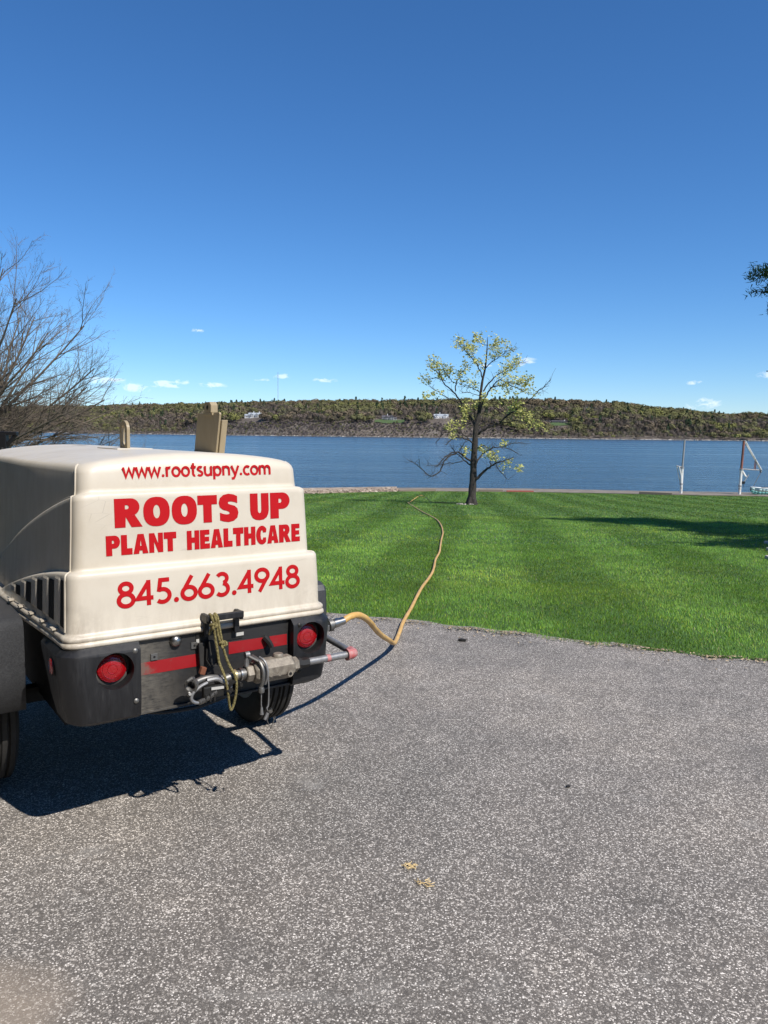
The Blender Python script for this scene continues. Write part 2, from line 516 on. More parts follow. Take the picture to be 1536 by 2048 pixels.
# ================================================================== mesh helpers
class MB:
    def __init__(self):
        self.v, self.f = [], []

    def add(self, vs, fs):
        o = len(self.v)
        self.v.extend([tuple(p) for p in vs])
        self.f.extend([tuple(i + o for i in f) for f in fs])
        return self

    def box(self, c, s, rot=None):
        hx, hy, hz = s[0] / 2, s[1] / 2, s[2] / 2
        pts = [Vector((x, y, z)) for z in (-hz, hz) for y in (-hy, hy) for x in (-hx, hx)]
        if rot is not None:
            pts = [rot @ p for p in pts]
        pts = [p + Vector(c) for p in pts]
        return self.add(pts, [(0, 2, 3, 1), (4, 5, 7, 6), (0, 1, 5, 4), (2, 6, 7, 3), (0, 4, 6, 2), (1, 3, 7, 5)])

    def tube(self, pts, rad, n=8, cap=True, closed=False):
        pts = [Vector(p) for p in pts]
        k = len(pts)
        if isinstance(rad, (int, float)):
            rad = [rad] * k
        # frames by parallel transport
        tans = []
        for i in range(k):
            if closed:
                d = pts[(i + 1) % k] - pts[i - 1]
            else:
                d = pts[min(i + 1, k - 1)] - pts[max(i - 1, 0)]
            if d.length < 1e-9:
                d = Vector((0, 0, 1))
            tans.append(d.normalized())
        ref = Vector((0, 0, 1)) if abs(tans[0].z) < .9 else Vector((1, 0, 0))
        nrm = (ref - tans[0] * ref.dot(tans[0])).normalized()
        vs = []
        for i in range(k):
            nrm = (nrm - tans[i] * nrm.dot(tans[i]))
            if nrm.length < 1e-6:
                nrm = tans[i].orthogonal()
            nrm.normalize()
            bn_ = tans[i].cross(nrm)
            for j in range(n):
                a = 2 * math.pi * j / n
                vs.append(pts[i] + (nrm * math.cos(a) + bn_ * math.sin(a)) * rad[i])
        fs = []
        for i in range(k if closed else k - 1):
            i2 = (i + 1) % k
            for j in range(n):
                j2 = (j + 1) % n
                fs.append((i * n + j, i * n + j2, i2 * n + j2, i2 * n + j))
        if cap and not closed:
            fs.append(tuple(reversed(range(n))))
            fs.append(tuple(range((k - 1) * n, k * n)))
        return self.add(vs, fs)

    def lathe(self, prof, n=24, axis='Z', center=(0, 0, 0), caps=True):
        """prof = [(radius, along)]"""
        vs, fs = [], []
        for (r, h_) in prof:
            for j in range(n):
                a = 2 * math.pi * j / n
                x, y = r * math.cos(a), r * math.sin(a)
                p = {'Z': (x, y, h_), 'X': (h_, x, y), 'Y': (x, h_, -y)}[axis]
                vs.append((p[0] + center[0], p[1] + center[1], p[2] + center[2]))
        for i in range(len(prof) - 1):
            for j in range(n):
                j2 = (j + 1) % n
                fs.append((i * n + j, i * n + j2, (i + 1) * n + j2, (i + 1) * n + j))
        if caps:
            fs.append(tuple(reversed(range(n))))
            fs.append(tuple(range((len(prof) - 1) * n, len(prof) * n)))
        return self.add(vs, fs)

    def prism(self, poly, z0, z1, f=None):
        """extrude a polygon of (a,b) from z0 to z1; f maps (a,b,z) to a point"""
        f = f or (lambda a, b, z: (a, b, z))
        n = len(poly)
        vs = [f(a, b, z0) for a, b in poly] + [f(a, b, z1) for a, b in poly]
        fs = [tuple(reversed(range(n))), tuple(range(n, 2 * n))]
        for i in range(n):
            j = (i + 1) % n
            fs.append((i, j, n + j, n + i))
        return self.add(vs, fs)

    def build(self, name, material=None, parent=None, smooth=False, bevel=0, fix=True):
        me = bpy.data.meshes.new(name)
        me.from_pydata(self.v, [], self.f)
        if fix or bevel:
            bm = bmesh.new()
            bm.from_mesh(me)
            if fix:
                bmesh.ops.recalc_face_normals(bm, faces=bm.faces)
            if bevel:
                es = [e for e in bm.edges if len(e.link_faces) == 2 and e.calc_face_angle(0) > .5]
                bmesh.ops.bevel(bm, geom=es, offset=bevel, segments=2, profile=.6, affect='EDGES', clamp_overlap=True)
            bm.to_mesh(me)
            bm.free()
        o = bpy.data.objects.new(name, me)
        col.objects.link(o)
        if material:
            me.materials.append(M[material] if isinstance(material, str) else material)
        if parent:
            o.parent = parent
        if smooth:
            me.polygons.foreach_set('use_smooth', [True] * len(me.polygons))
            try:
                me.set_sharp_from_angle(angle=R(40))
            except Exception:
                pass
        return o


def raw(name, V, Fq, material, parent=None, tint=None, smooth=False):
    """V (n,3) array, Fq (m,k) array of indices; tint (m,3) per face"""
    me = bpy.data.meshes.new(name)
    m_, k = Fq.shape
    me.vertices.add(len(V))
    me.vertices.foreach_set('co', np.ascontiguousarray(V, np.float32).ravel())
    me.loops.add(m_ * k)
    me.loops.foreach_set('vertex_index', np.ascontiguousarray(Fq, np.int32).ravel())
    me.polygons.add(m_)
    me.polygons.foreach_set('loop_start', np.arange(0, m_ * k, k, dtype=np.int32))
    if tint is not None:
        a = me.attributes.new('tint', 'FLOAT_COLOR', 'FACE')
        c = np.ones((m_, 4), np.float32)
        c[:, :3] = tint
        a.data.foreach_set('color', c.ravel())
    me.update(calc_edges=True)
    me.validate()
    if smooth:
        me.polygons.foreach_set('use_smooth', [True] * m_)
    o = bpy.data.objects.new(name, me)
    col.objects.link(o)
    me.materials.append(M[material])
    if parent:
        o.parent = parent
    return o


def empty(name, loc=(0, 0, 0), rz=0):
    o = bpy.data.objects.new(name, None)
    o.empty_display_size = .2
    col.objects.link(o)
    o.location = loc
    o.rotation_euler = (0, 0, rz)
    return o


def tag(o, label=None, cat=None, group=None, kind=None):
    if label:
        o['label'] = label
    if cat:
        o['category'] = cat
    if group:
        o['group'] = group
    if kind:
        o['kind'] = kind
    return o


def copy_tree(o, parent=None):
    c = o.copy()
    col.objects.link(c)
    c.parent = parent
    for ch in list(o.children):
        copy_tree(ch, c)
    return c


def smooth_path(pts, n=8, closed=False):
    """Catmull-Rom through the points"""
    P = [Vector(p) for p in pts]
    out = []
    k = len(P)
    for i in range(k - 1):
        p0, p1, p2, p3 = P[max(i - 1, 0)], P[i], P[i + 1], P[min(i + 2, k - 1)]
        for j in range(n):
            t_ = j / n
            out.append(.5 * ((2 * p1) + (-p0 + p2) * t_ + (2 * p0 - 5 * p1 + 4 * p2 - p3) * t_ * t_
                             + (-p0 + 3 * p1 - 3 * p2 + p3) * t_ ** 3))
    out.append(P[-1])
    return out


# ================================================================== ground
def zl(y):
    return -0.052 * .8 * np.log1p(np.exp((np.asarray(y, float) - 6.3) / .8))


EDGE = [(-60, 27.5), (-30, 17.2), (-12, 10.9), (-6, 8.75), (-3, 7.68), (-.47, 6.71), (.02, 6.55), (.72, 6.27), (1.33, 5.98), (2.02, 5.69), (2.79, 5.43),
        (5, 4.65), (9, 3.4), (16, 1.6), (30, -1.5), (60, -8)]
EX, EY = np.array([p[0] for p in EDGE]), np.array([p[1] for p in EDGE])
SHORE = [(-60, 8), (-40, 22), (-25, 34), (-12, 43), (-4.7, 48.9), (-2.4, 53), (1.2, 58.5), (5.4, 60.5), (13.6, 60.2), (21.3, 55.6), (26.8, 54.0), (40, 51), (60, 47)]
SX, SY = np.array([p[0] for p in SHORE]), np.array([p[1] for p in SHORE])


def edge_y(x):
    return np.interp(x, EX, EY) + .025 * np.sin(x * 7.1) + .018 * np.sin(x * 17.3 + 1) + .012 * np.sin(x * 41 + 2)


def shore_y(x):
    return np.interp(x, SX, SY)


# driveway
mb = MB()
mb.add([(-60, -40, 0), (60, -40, 0), (60, 30, 0), (-60, 30, 0)], [(0, 1, 2, 3)])
# cut to the lawn edge: strip mesh
mb = MB()
xs = np.concatenate([np.linspace(-60, -6, 40), np.linspace(-5.9, 8, 120), np.linspace(8.3, 60, 40)])
vs_, fs_ = [], []
for i, x in enumerate(xs):
    ye = float(edge_y(x)) + .12
    vs_ += [(x, -40, 0), (x, ye - .5, 0), (x, ye, -.006)]
    if i:
        a, b = 3 * (i - 1), 3 * i
        fs_ += [(a, b, b + 1, a + 1), (a + 1, b + 1, b + 2, a + 2)]
mb.add(vs_, fs_)
o = mb.build('driveway', 'asphalt')
tag(o, kind='structure')

# lawn
mb = MB()
vs_, fs_ = [], []
NR = 46
for i, x in enumerate(xs):
    y0 = float(edge_y(x))
    y1 = float(shore_y(x))
    y1 = max(y1, y0 + .5)
    for j in range(NR):
        s = (j / (NR - 1)) ** 1.7
        y = y0 + (y1 - y0) * s
        vs_.append((x, y, float(zl(y)) + .012))
    if i:
        for j in range(NR - 1):
            a, b = NR * (i - 1) + j, NR * i + j
            fs_.append((a, b, b + 1, a + 1))
mb.add(vs_, fs_)
o = mb.build('lawn', 'turf', smooth=True)
tag(o, kind='structure')

# grass blades ------------------------------------------------------
def fbm(x, y, s, seed=0):
    return (np.sin(x * s * 1.3 + y * s * .7 + seed) + np.sin(x * s * -.8 + y * s * 1.7 + 2.1 * seed) +
            .6 * np.sin(x * s * 2.9 + y * s * 2.3 + 1.3 * seed + 1.1) + .5 * np.sin(x * s * 4.7 - y * s * 3.9 + seed * .7)) / 3.1


def grass_zone(y0, y1, dens, w, h, name):
    xmax = .56 * y1 + 1.2
    area = (y1 - y0) * 2 * xmax
    n = int(area * dens)
    x = nrng.uniform(-xmax, xmax, n)
    y = nrng.uniform(y0, y1, n)
    k = (np.abs(x) < .56 * y + 1.2) & (y > edge_y(x) + nrng.uniform(-.035, .03, n)) & (y < shore_y(x)) & (x > -.36 * y - 1.5)
    x, y = x[k], y[k]
    n = len(x)
    patch = fbm(x, y, 2.1, 3.0)
    fine_ = fbm(x, y, 7.0, 1.0)
    # mown passes, about a metre wide, running down to the water and curving a little
    sc = (x - .10 * y + .25 * np.sin(y * .21)) / 1.05
    stripe = np.tanh(3 * np.sin(sc * math.pi)) * np.clip(.75 + .5 * fbm(x, y, .9, 6.0), 0, 1.2)  # leans the blades; their light and dark is also painted into the tint
    hh = h * .68 * nrng.uniform(.5, 1.25, n) * (1 + .22 * fine_)
    yaw = nrng.uniform(0, 2 * math.pi, n)
    lean = nrng.uniform(.1, .75, n)
    lx = np.cos(yaw) * lean
    ly = np.sin(yaw) * lean + .30 * stripe
    fx, fy = -np.sin(yaw + nrng.normal(0, .6, n)), np.cos(yaw + nrng.normal(0, .6, n))
    ww = w * nrng.uniform(.6, 1.3, n)
    z = zl(y) + .010
    V = np.empty((n, 3, 3))
    V[:, 0] = np.stack([x - fx * ww / 2, y - fy * ww / 2, z], 1)
    V[:, 1] = np.stack([x + fx * ww / 2, y + fy * ww / 2, z], 1)
    V[:, 2] = np.stack([x + lx * hh, y + ly * hh, z + hh], 1)
    F_ = np.arange(3 * n).reshape(n, 3)
    base = np.array([.168, .318, .034])
    c = np.repeat(base[None], n, 0)
    c *= (1 + .26 * patch + .13 * stripe + .14 * fine_ + nrng.normal(0, .16, n))[:, None].clip(.35, 1.9)
    c *= (1 - .30 * np.clip((y - 19) / 7, 0, 1))[:, None]
    yel = (nrng.uniform(0, 1, n) < .10 + .07 * (patch > .3))
    c[yel] *= np.array([1.7, 1.15, 1.3])
    warm = np.clip(fbm(x, y, .55, 9.0), 0, 1)[:, None]
    c = c * (1 + warm * np.array([.30, .06, .05]))
    dry = nrng.uniform(0, 1, n) < .022 + .05 * np.clip(fbm(x, y, 3.3, 4.0) - .55, 0, 1)
    c[dry] = np.array([.36, .31, .14]) * nrng.uniform(.7, 1.2, dry.sum())[:, None]
    blue = nrng.uniform(0, 1, n) < .2 + .12 * stripe
    c[blue] *= np.array([.85, .95, 1.7])
    return V.reshape(-1, 3), F_, c


Vs, Fs, Cs, off = [], [], [], 0
for (y0, y1, d_, w_, h_) in [(3.2, 9, 5200, .0055, .040), (9, 14, 2300, .008, .042), (14, 24, 760, .014, .044), (24, 40, 230, .026, .046), (40, 61, 80, .05, .048)]:
    V_, F_, c_ = grass_zone(y0, y1, d_, w_, h_, 'g')
    Vs.append(V_)
    Fs.append(F_ + off)
    Cs.append(c_)
    off += len(V_)
o = raw('grass', np.concatenate(Vs), np.concatenate(Fs), 'grass', None, np.concatenate(Cs))
tag(o, 'short green mown grass covering the lawn down to the river', 'grass', kind='stuff')

# pale litter along the lawn edge
n = 2400
x = nrng.uniform(-1.2, 4.2, n)
y = edge_y(x) - np.abs(nrng.normal(0, .05, n)) * np.where(nrng.uniform(0, 1, n) < .15, 3.5, 1) + .02
keep = fbm(x, y * 0, 5, 2) + nrng.normal(0, .5, n) > .1
x, y = x[keep], y[keep]
n = len(x)
a_ = nrng.uniform(0, 6.28, n)
l_, w_ = nrng.uniform(.008, .028, n), nrng.uniform(.005, .012, n)
V = np.empty((n, 4, 3))
for q, (su, sv) in enumerate(((-1, -1), (1, -1), (1, 1), (-1, 1))):
    V[:, q, 0] = x + (np.cos(a_) * su * l_ - np.sin(a_) * sv * w_) / 2
    V[:, q, 1] = y + (np.sin(a_) * su * l_ + np.cos(a_) * sv * w_) / 2
    V[:, q, 2] = .006 + nrng.uniform(0, .01, n)
tn = np.array([.45, .35, .22])[None] * nrng.uniform(.12, 1.0, n)[:, None]
o = raw('leaf_litter', V.reshape(-1, 3), np.arange(4 * n).reshape(n, 4), 'litter', None, tn)
tag(o, 'pale dry litter strewn along the edge of the asphalt', 'leaf litter', kind='stuff')

# river to the horizon
WATER_Z = -4.0
mb = MB()
mb.add([(-9000, 2, WATER_Z), (9000, 2, WATER_Z), (9000, 9000, WATER_Z), (-9000, 9000, WATER_Z)], [(0, 1, 2, 3)])
tag(mb.build('river', 'water'), kind='structure')

# ------------------------------------------------------------------ far bank
def bank_y(x):
    x = np.asarray(x, float)
    return np.interp(x, [-4000, -1500, -800, -350, -100, 200, 700, 1500, 4000], [3300, 2700, 2150, 1850, 1720, 1700, 1650, 1560, 1400]) + 6 * np.sin(x * .031) + 9 * np.sin(x * .011 + 1)


RIDGE_X = [-4000, -1600, -1000, -480, 0, 250, 500, 600, 700, 830, 890, 955, 1020, 1300, 1700, 4000]
RIDGE_Z = [80, 82, 76, 77, 80, 84, 84, 79, 68, 54, 48, 55, 49, 52, 44, 40]


def hill_z(x, d):
    """height at distance d behind the far shoreline"""
    x = np.asarray(x, float)
    d = np.asarray(d, float)
    rz_ = np.interp(x, RIDGE_X, RIDGE_Z)
    cliff = np.clip((x + 560) / 80, 0, 1) * np.clip((330 - x) / 120, 0, 1)
    low = 8 + 22 * cliff
    z = np.interp(d, [0, 6, 14], [0, 1.5, 4])
    z = np.where(d > 14, 4 + (low - 4) * np.clip((d - 14) / 55, 0, 1) ** .8, z)
    top = low + (rz_ - low) * (np.clip((d - 69) / 300, 0, 1)) ** .85
    z = np.where(d > 69, top, z)
    z = np.where(d > 380, rz_ - (d - 380) * .05, z)
    return WATER_Z - .3 + z + (2.2 * fbm(x, d, .035, 2) + 1.3 * fbm(x, d, .11, 5)) * np.clip(d / 20, 0, 1)


gx = np.concatenate([np.linspace(-4000, -1500, 40, endpoint=False), np.linspace(-1500, 1500, 420), np.linspace(1560, 4000, 40)])
gd = np.array([-25, 0, 3, 6, 10, 14, 20, 27, 35, 43, 52, 60, 69, 80, 95, 110, 130, 150, 175, 200, 230, 265, 300, 340, 380, 450, 600, 900])
GX, GD = np.meshgrid(gx, gd, indexing='ij')
GZ = hill_z(GX, np.maximum(GD, 0))
GZ[GD < 0] = WATER_Z - 4
GYY = bank_y(GX) + GD
V = np.stack([GX, GYY, GZ], -1).reshape(-1, 3)
ni, nj = GX.shape
idx = np.arange(ni * nj).reshape(ni, nj)
Fq = np.stack([idx[:-1, :-1], idx[1:, :-1], idx[1:, 1:], idx[:-1, 1:]], -1).reshape(-1, 4)
o = raw('far_bank_hill', V, Fq, 'hill', None, None, True)
tag(o, kind='structure')

# pale rock line at the far waterline
mb = MB()
for i in range(1100):
    x = rnd.uniform(-1500, 1300) if i < 700 else rnd.uniform(150, 900)
    s = rnd.uniform(.8, 2.6)
    y = float(bank_y(x)) + rnd.uniform(-1, 5)
    z = WATER_Z + rnd.uniform(-.3, .5)
    mb.box((x, y, z), (s * rnd.uniform(1.5, 4.5), s, s * .9), Matrix.Rotation(rnd.uniform(0, 3), 3, 'Z') @ Matrix.Rotation(rnd.uniform(-.4, .4), 3, 'X'))
o = mb.build('shoreline_rocks', 'rock', fix=False)
tag(o, 'pale rocks strung along the far waterline', 'rocks', kind='stuff')

# houses: (x, d, kind)
HOUSES = [(-335, 150), (8, 115), (135, 145), (396, 165)]


def far_spot(x, d):
    return (x, float(bank_y(x)) + d, float(hill_z(x, d)))


# crowns of the far wood ------------------------------------------
def crown_unit(nf, seed, conifer=False, bare=False):
    g = np.random.default_rng(seed)
    V_, F_ = [], []
    for i in range(nf):
        if conifer:
            t_ = g.uniform(0, 1) ** .8
            rr = (1 - t_) * .28 + .02
            a = g.uniform(0, 6.28)
            c = np.array([math.cos(a) * rr, math.sin(a) * rr, .1 + .9 * t_])
            s = .10
            nrm = np.array([math.cos(a), math.sin(a), .5])
        else:
            d = g.normal(size=3)
            d[2] = abs(d[2]) * 1.1 - .35
            d /= np.linalg.norm(d)
            lump = 1 + .18 * math.sin(5 * d[0] + seed) * math.cos(4 * d[1] + 2 * seed)
            rr = g.uniform(.72, 1.0) * lump
            c = np.array([d[0] * .48 * rr, d[1] * .48 * rr, .62 + d[2] * .38 * rr])
            s = g.uniform(.10, .16)
            nrm = d + g.normal(size=3) * .22
        nrm = nrm / np.linalg.norm(nrm)
        a1 = np.cross(nrm, [.3, .2, .9])
        a1 /= np.linalg.norm(a1)
        a2 = np.cross(nrm, a1)
        ang = g.uniform(0, 6.28)
        b1 = a1 * math.cos(ang) + a2 * math.sin(ang)
        b2 = -a1 * math.sin(ang) + a2 * math.cos(ang)
        st = g.uniform(.6, 1.4)
        V_ += [c + b1 * s * st, c + b2 * s, c - b1 * s * st * .8 - b2 * s * .2]
        F_.append((3 * i, 3 * i + 1, 3 * i + 2))
    k = len(V_)
    # trunk: a three-sided spike
    for q in range(3):
        a = q * 2.094
        V_.append(np.array([math.cos(a) * .022, math.sin(a) * .022, -.05]))
    V_.append(np.array([0, 0, .75]))
    for q in range(3):
        F_.append((k + q, k + (q + 1) % 3, k + 3))
    return np.array(V_), np.array(F_)


def bare_unit(nf, seed):
    g = np.random.default_rng(seed)
    V_, F_ = [], []
    for i in range(nf):
        a = g.uniform(0, 6.28)
        rr = .42 * math.sqrt(g.uniform(0, 1))
        z0_ = g.uniform(.34, .72)
        ln = g.uniform(.18, .34) * (1.15 - rr)
        c = np.array([math.cos(a) * rr, math.sin(a) * rr, z0_])
        d = np.array([math.cos(a) * .8 * rr * 2, math.sin(a) * .8 * rr * 2, 1.0])
        d /= np.linalg.norm(d)
        w_ = np.array([-math.sin(a + .6), math.cos(a + .6), 0]) * g.uniform(.018, .04)
        V_ += [c - w_, c + w_, c + d * ln]
        F_.append((3 * i, 3 * i + 1, 3 * i + 2))
    k = len(V_)
    for q in range(3):
        a = q * 2.094
        V_.append(np.array([math.cos(a) * .028, math.sin(a) * .028, -.05]))
    V_.append(np.array([0, 0, .85]))
    for q in range(3):
        F_.append((k + q, k + (q + 1) % 3, k + 3))
    return np.array(V_), np.array(F_)


UNITS = [crown_unit(95, s) for s in range(6)] + [crown_unit(60, 50 + s, True) for s in range(2)] + [bare_unit(80, 70 + s) for s in range(4)]
spots = []
# jittered grid over the visible slope
for xg in np.arange(-1700, 1150, 12.0):
    for dg in np.arange(8, 420, 11.0):
        x = xg + rnd.uniform(-4.5, 4.5)
        d = dg + rnd.uniform(-4.5, 4.5)
        spots.append((x, d))
Vs, Fs, Cs, off = [], [], [], 0
for xg in np.arange(-540, 300, 6.5):
    for dg in np.arange(8, 72, 7.0):
        spots.append((xg + rnd.uniform(-3, 3), dg + rnd.uniform(-3, 3)))
for (x, d) in spots:
    y = float(bank_y(x)) + d
    if abs(x / y) > .58:
        continue
    cliff = (-540 < x < 300) and d < 72
    if d < 70 and not cliff and rnd.random() < .12:
        continue
    skip = False
    for (hx, hd) in HOUSES:
        if abs(x - hx) < 30 and hd - 80 < d < hd + 14 and not (d < 72 and cliff):
            skip = True
    if -30 < x - 8 < 42 and 70 < d < 125:
        skip = True
    if 352 < x < 440 and 140 < d < 185 and rnd.random() < .75:
        skip = True
    if skip:
        continue
    z = float(hill_z(x, d))
    p = .5 + .5 * float(fbm(x, d, .012, 1)) + rnd.gauss(0, .15)
    hh = rnd.uniform(14, 23)
    if cliff:
        hh = rnd.uniform(2.5, 7.0) * (1.0 if d > 30 else .75)
    elif d < 70:
        hh = rnd.uniform(9, 16)
    rr = rnd.random()
    if rr < .035 and not cliff:
        u_, cc_ = 6 + rnd.randrange(2), np.array([.022, .038, .018])
        hh *= 1.25
    elif d > 300:
        u_ = rnd.randrange(6)
        cc_ = np.array([.092, .086, .034]) if p > .45 else np.array([.10, .078, .045])
    else:
        u_ = rnd.randrange(6)
        if p > .85:
            cc_ = np.array([.135, .135, .035])
        elif p > .6:
            cc_ = np.array([.098, .095, .038])
        elif p > .3:
            cc_ = np.array([.105, .082, .052])
        else:
            cc_ = np.array([.088, .068, .055])
        if d > 220 and rnd.random() < .4:
            cc_ = np.array([.10, .10, .035])
    if u_ < 6 and not cliff and d < 300 and (p < .55 or rnd.random() < .25) and rnd.random() < .8:
        u_ = 8 + rnd.randrange(4)
        cc_ = np.array([.115, .092, .072]) if rnd.random() < .6 else np.array([.105, .098, .055])
    if cliff:
        cc_ = np.array([.068, .056, .054]) * rnd.uniform(.6, 1.5) if rnd.random() < .75 else np.array([.085, .085, .035])
    cc_ = (cc_ * .85 + cc_.mean() * .15) * 1.32 * rnd.uniform(.8, 1.18)
    U, F_ = UNITS[u_]
    sw = hh * rnd.uniform(.8, 1.2)
    a = rnd.uniform(0, 6.28)
    ca, sa_ = math.cos(a), math.sin(a)
    P = np.empty_like(U)
    P[:, 0] = x + (U[:, 0] * ca - U[:, 1] * sa_) * sw
    P[:, 1] = y + (U[:, 0] * sa_ + U[:, 1] * ca) * sw
    P[:, 2] = z - .4 + U[:, 2] * hh
    Vs.append(P)
    Fs.append(F_ + off)
    off += len(P)
    ct = np.repeat(cc_[None], len(F_), 0) * nrng.uniform(.84, 1.16, len(F_))[:, None]
    ct[-3:] = np.array([.11, .095, .085])
    Cs.append(ct)
o = raw('far_wood', np.concatenate(Vs), np.concatenate(Fs), 'forest', None, np.concatenate(Cs))
tag(o, 'brown and olive spring woodland covering the far bank', 'woodland', kind='stuff')
print('far trees', len(Vs), 'tris', sum(len(f) for f in Fs))

# far lawn terrace in front of the gabled house
mb = MB()
vs_, fs_ = [], []
k = 0
for i, x in enumerate(np.linspace(-24, 46, 15)):
    for j, d in enumerate(np.linspace(72, 118, 9)):
        edgew = 1.0
        vs_.append((x, float(bank_y(x)) + d, float(hill_z(x, d)) + 1.6))
for i in range(14):
    for j in range(8):
        a = i * 9 + j
        fs_.append((a, a + 9, a + 10, a + 1))
mb.add(vs_, fs_)
tag(mb.build('far_terrace_lawn', 'far_lawn', smooth=True), kind='structure')
mb = MB()
vs_, fs_ = [], []
for i, x in enumerate(np.linspace(352, 440, 12)):
    for j, d in enumerate(np.linspace(140, 168, 5)):
        vs_.append((x, float(bank_y(x)) + d, float(hill_z(x, d)) + .9))
for i in range(11):
    for j in range(4):
        a = i * 5 + j
        fs_.append((a, a + 5, a + 6, a + 1))
mb.add(vs_, fs_)
tag(mb.build('far_clearing_grass', 'far_lawn', smooth=True), kind='structure')


def gable(mb, x0, x1, y0, y1, z0, z1, over=.6, axis='X'):
    """solid gable roof; ridge along axis"""
    if axis == 'X':
        ym = (y0 + y1) / 2
        p = [(x0 - over, y0 - over, z0), (x1 + over, y0 - over, z0), (x1 + over, y1 + over, z0), (x0 - over, y1 + over, z0),
             (x0 - over, ym, z1), (x1 + over, ym, z1)]
        return mb.add(p, [(0, 1, 5, 4), (3, 4, 5, 2), (0, 4, 3), (1, 2, 5), (0, 3, 2, 1)])
    xm = (x0 + x1) / 2
    p = [(x0 - over, y0 - over, z0), (x1 + over, y0 - over, z0), (x1 + over, y1 + over, z0), (x0 - over, y1 + over, z0),
         (xm, y0 - over, z1), (xm, y1 + over, z1)]
    return mb.add(p, [(0, 4, 5, 3), (1, 2, 5, 4), (0, 1, 4), (2, 3, 5), (0, 3, 2, 1)])


def house(name, label, loc, wall, roof, blocks, gables, windows, chimneys, scale=1.0):
    root = empty(name, loc)
    tag(root, label, 'house')
    for (x0, x1, y0, y1, h_, rh, ax) in blocks:
        MB().box(((x0 + x1) / 2, (y0 + y1) / 2, h_ / 2 - 2), (x1 - x0, y1 - y0, h_ + 4)).build('wall', wall, root)
        rf = gable(MB(), x0, x1, y0, y1, h_, h_ + rh, .7, ax).build('roof', roof, root)
    for (x, y, z, s) in chimneys:
        MB().box((x, y, z), (s, s, 4)).build('chimney', 'house_white', root)
    for (x0, x1, z0, z1, y) in windows:
        w_ = MB().box(((x0 + x1) / 2, y - .05, (z0 + z1) / 2), (x1 - x0, .3, z1 - z0)).build('window', 'window', root)
    return root


def row(xs_, w, z0, z1, y):
    return [(x - w / 2, x + w / 2, z0, z1, y) for x in xs_]


house('waterfront_mansion', 'large pale house with blue grey dormered roof high above the rocky shore', far_spot(-335, 150), 'house_pale', 'roof_blue',
      [(-16, 24, 0, 12, 7, 5.5, 'X'), (-12, -4, -3, 6, 7.5, 5, 'Y'), (2, 9, -3, 6, 7.5, 5, 'Y'), (15, 21, -2.5, 6, 7, 4.2, 'Y'), (-26, -16, 1, 10, 5, 4, 'X')],
      [], row([-14, -10, -6, -1, 4, 7, 12, 17, 19.5], 2, 1.2, 4.6, -3.1) + row([-10, -6, 4, 7, 17.5], 1.6, 5.2, 7.2, -3.1) + row([-22, -19], 2, 1, 3.5, 1),
      [(-3, 6, 14, 1.6), (11, 6, 13.5, 1.6)])
house('gabled_house', 'grey stone house with twin dark gables above a green terrace', far_spot(8, 115), 'house_grey', 'roof_dark',
      [(-15, 4, 0, 11, 6.5, 5.0, 'X'), (-9, -1, -2.5, 6, 6.5, 4.5, 'Y'), (3, 13, -4, 9, 7.5, 6, 'Y'), (13, 20, 1, 9, 4.5, 3, 'X')],
      [], row([-13, -7, -3.5, 6, 10, 16], 1.7, 1, 4, -4.1) + row([6, 10], 1.5, 5, 7, -4.1) + row([-7, -3.5], 1.5, 4.8, 6.2, -2.6), [(-2, 6, 13, 1.5)])
house('white_house', 'white house with pale roof seen behind the lone maple', far_spot(135, 145), 'house_white', 'roof_blue',
      [(-18, 16, 0, 10, 6.5, 4.5, 'X'), (-16, -9, -2.5, 5, 7, 4.5, 'Y'), (4, 12, -2.5, 5, 7, 4.5, 'Y')],
      [], row([-14.5, -11, -6, -2, 2, 6, 10, 14], 1.8, 1, 4, -2.6) + row([-12.5, 8], 1.8, 4.8, 6.6, -2.6), [(-4, 5, 13, 1.5)])
house('low_dark_house', 'long low dark house among tree trunks on the right hill', far_spot(396, 165), 'house_dark', 'roof_dark',
      [(-38, -4, 0, 9, 4.5, 2.0, 'X'), (0, 34, 2, 11, 5, 2.2, 'X')],
      [], row([-32, -26, -20, -14, -8], 3, 1, 3.6, 0) + row([5, 12, 19, 26], 3, 1, 3.6, 2), [(30, 6, 7, 1.4)])

# one conifer beside the mansion
def conifer_mesh(h_, r0, n, seed, size):
    g = np.random.default_rng(seed)
    V_, F_, C_ = [], [], []
    for i in range(n):
        t_ = g.uniform(0, 1) ** .75
        rr = (r0 * (1 - t_) + .03 * r0) * g.uniform(.55, 1.05)
        a = g.uniform(0, 6.28)
        c = np.array([math.cos(a) * rr, math.sin(a) * rr, h_ * (.08 + .92 * t_)])
        d = np.array([math.cos(a), math.sin(a), -.25])
        s = size * g.uniform(.7, 1.3)
        b2 = np.array([-math.sin(a), math.cos(a), 0]) * s * .5
        V_ += [c - d * s * .6 - b2, c - d * s * .6 + b2, c + d * s]
        F_.append((3 * i, 3 * i + 1, 3 * i + 2))
        C_.append(np.array([.016, .042, .024]) * g.uniform(.6, 1.4))
    return np.array(V_), np.array(F_), np.array(C_)


sp = far_spot(-302, 132)
root = empty('conifer', sp)
tag(root, 'dark green pointed conifer right of the pale mansion', 'tree')
MB().tube([(0, 0, -1), (0, 0, 17)], [.5, .1], 8).build('trunk', 'bark', root)
V_, F_, C_ = conifer_mesh(20, 5.2, 380, 4, 1.9)
raw('crown', V_, F_, 'needle', root, C_)

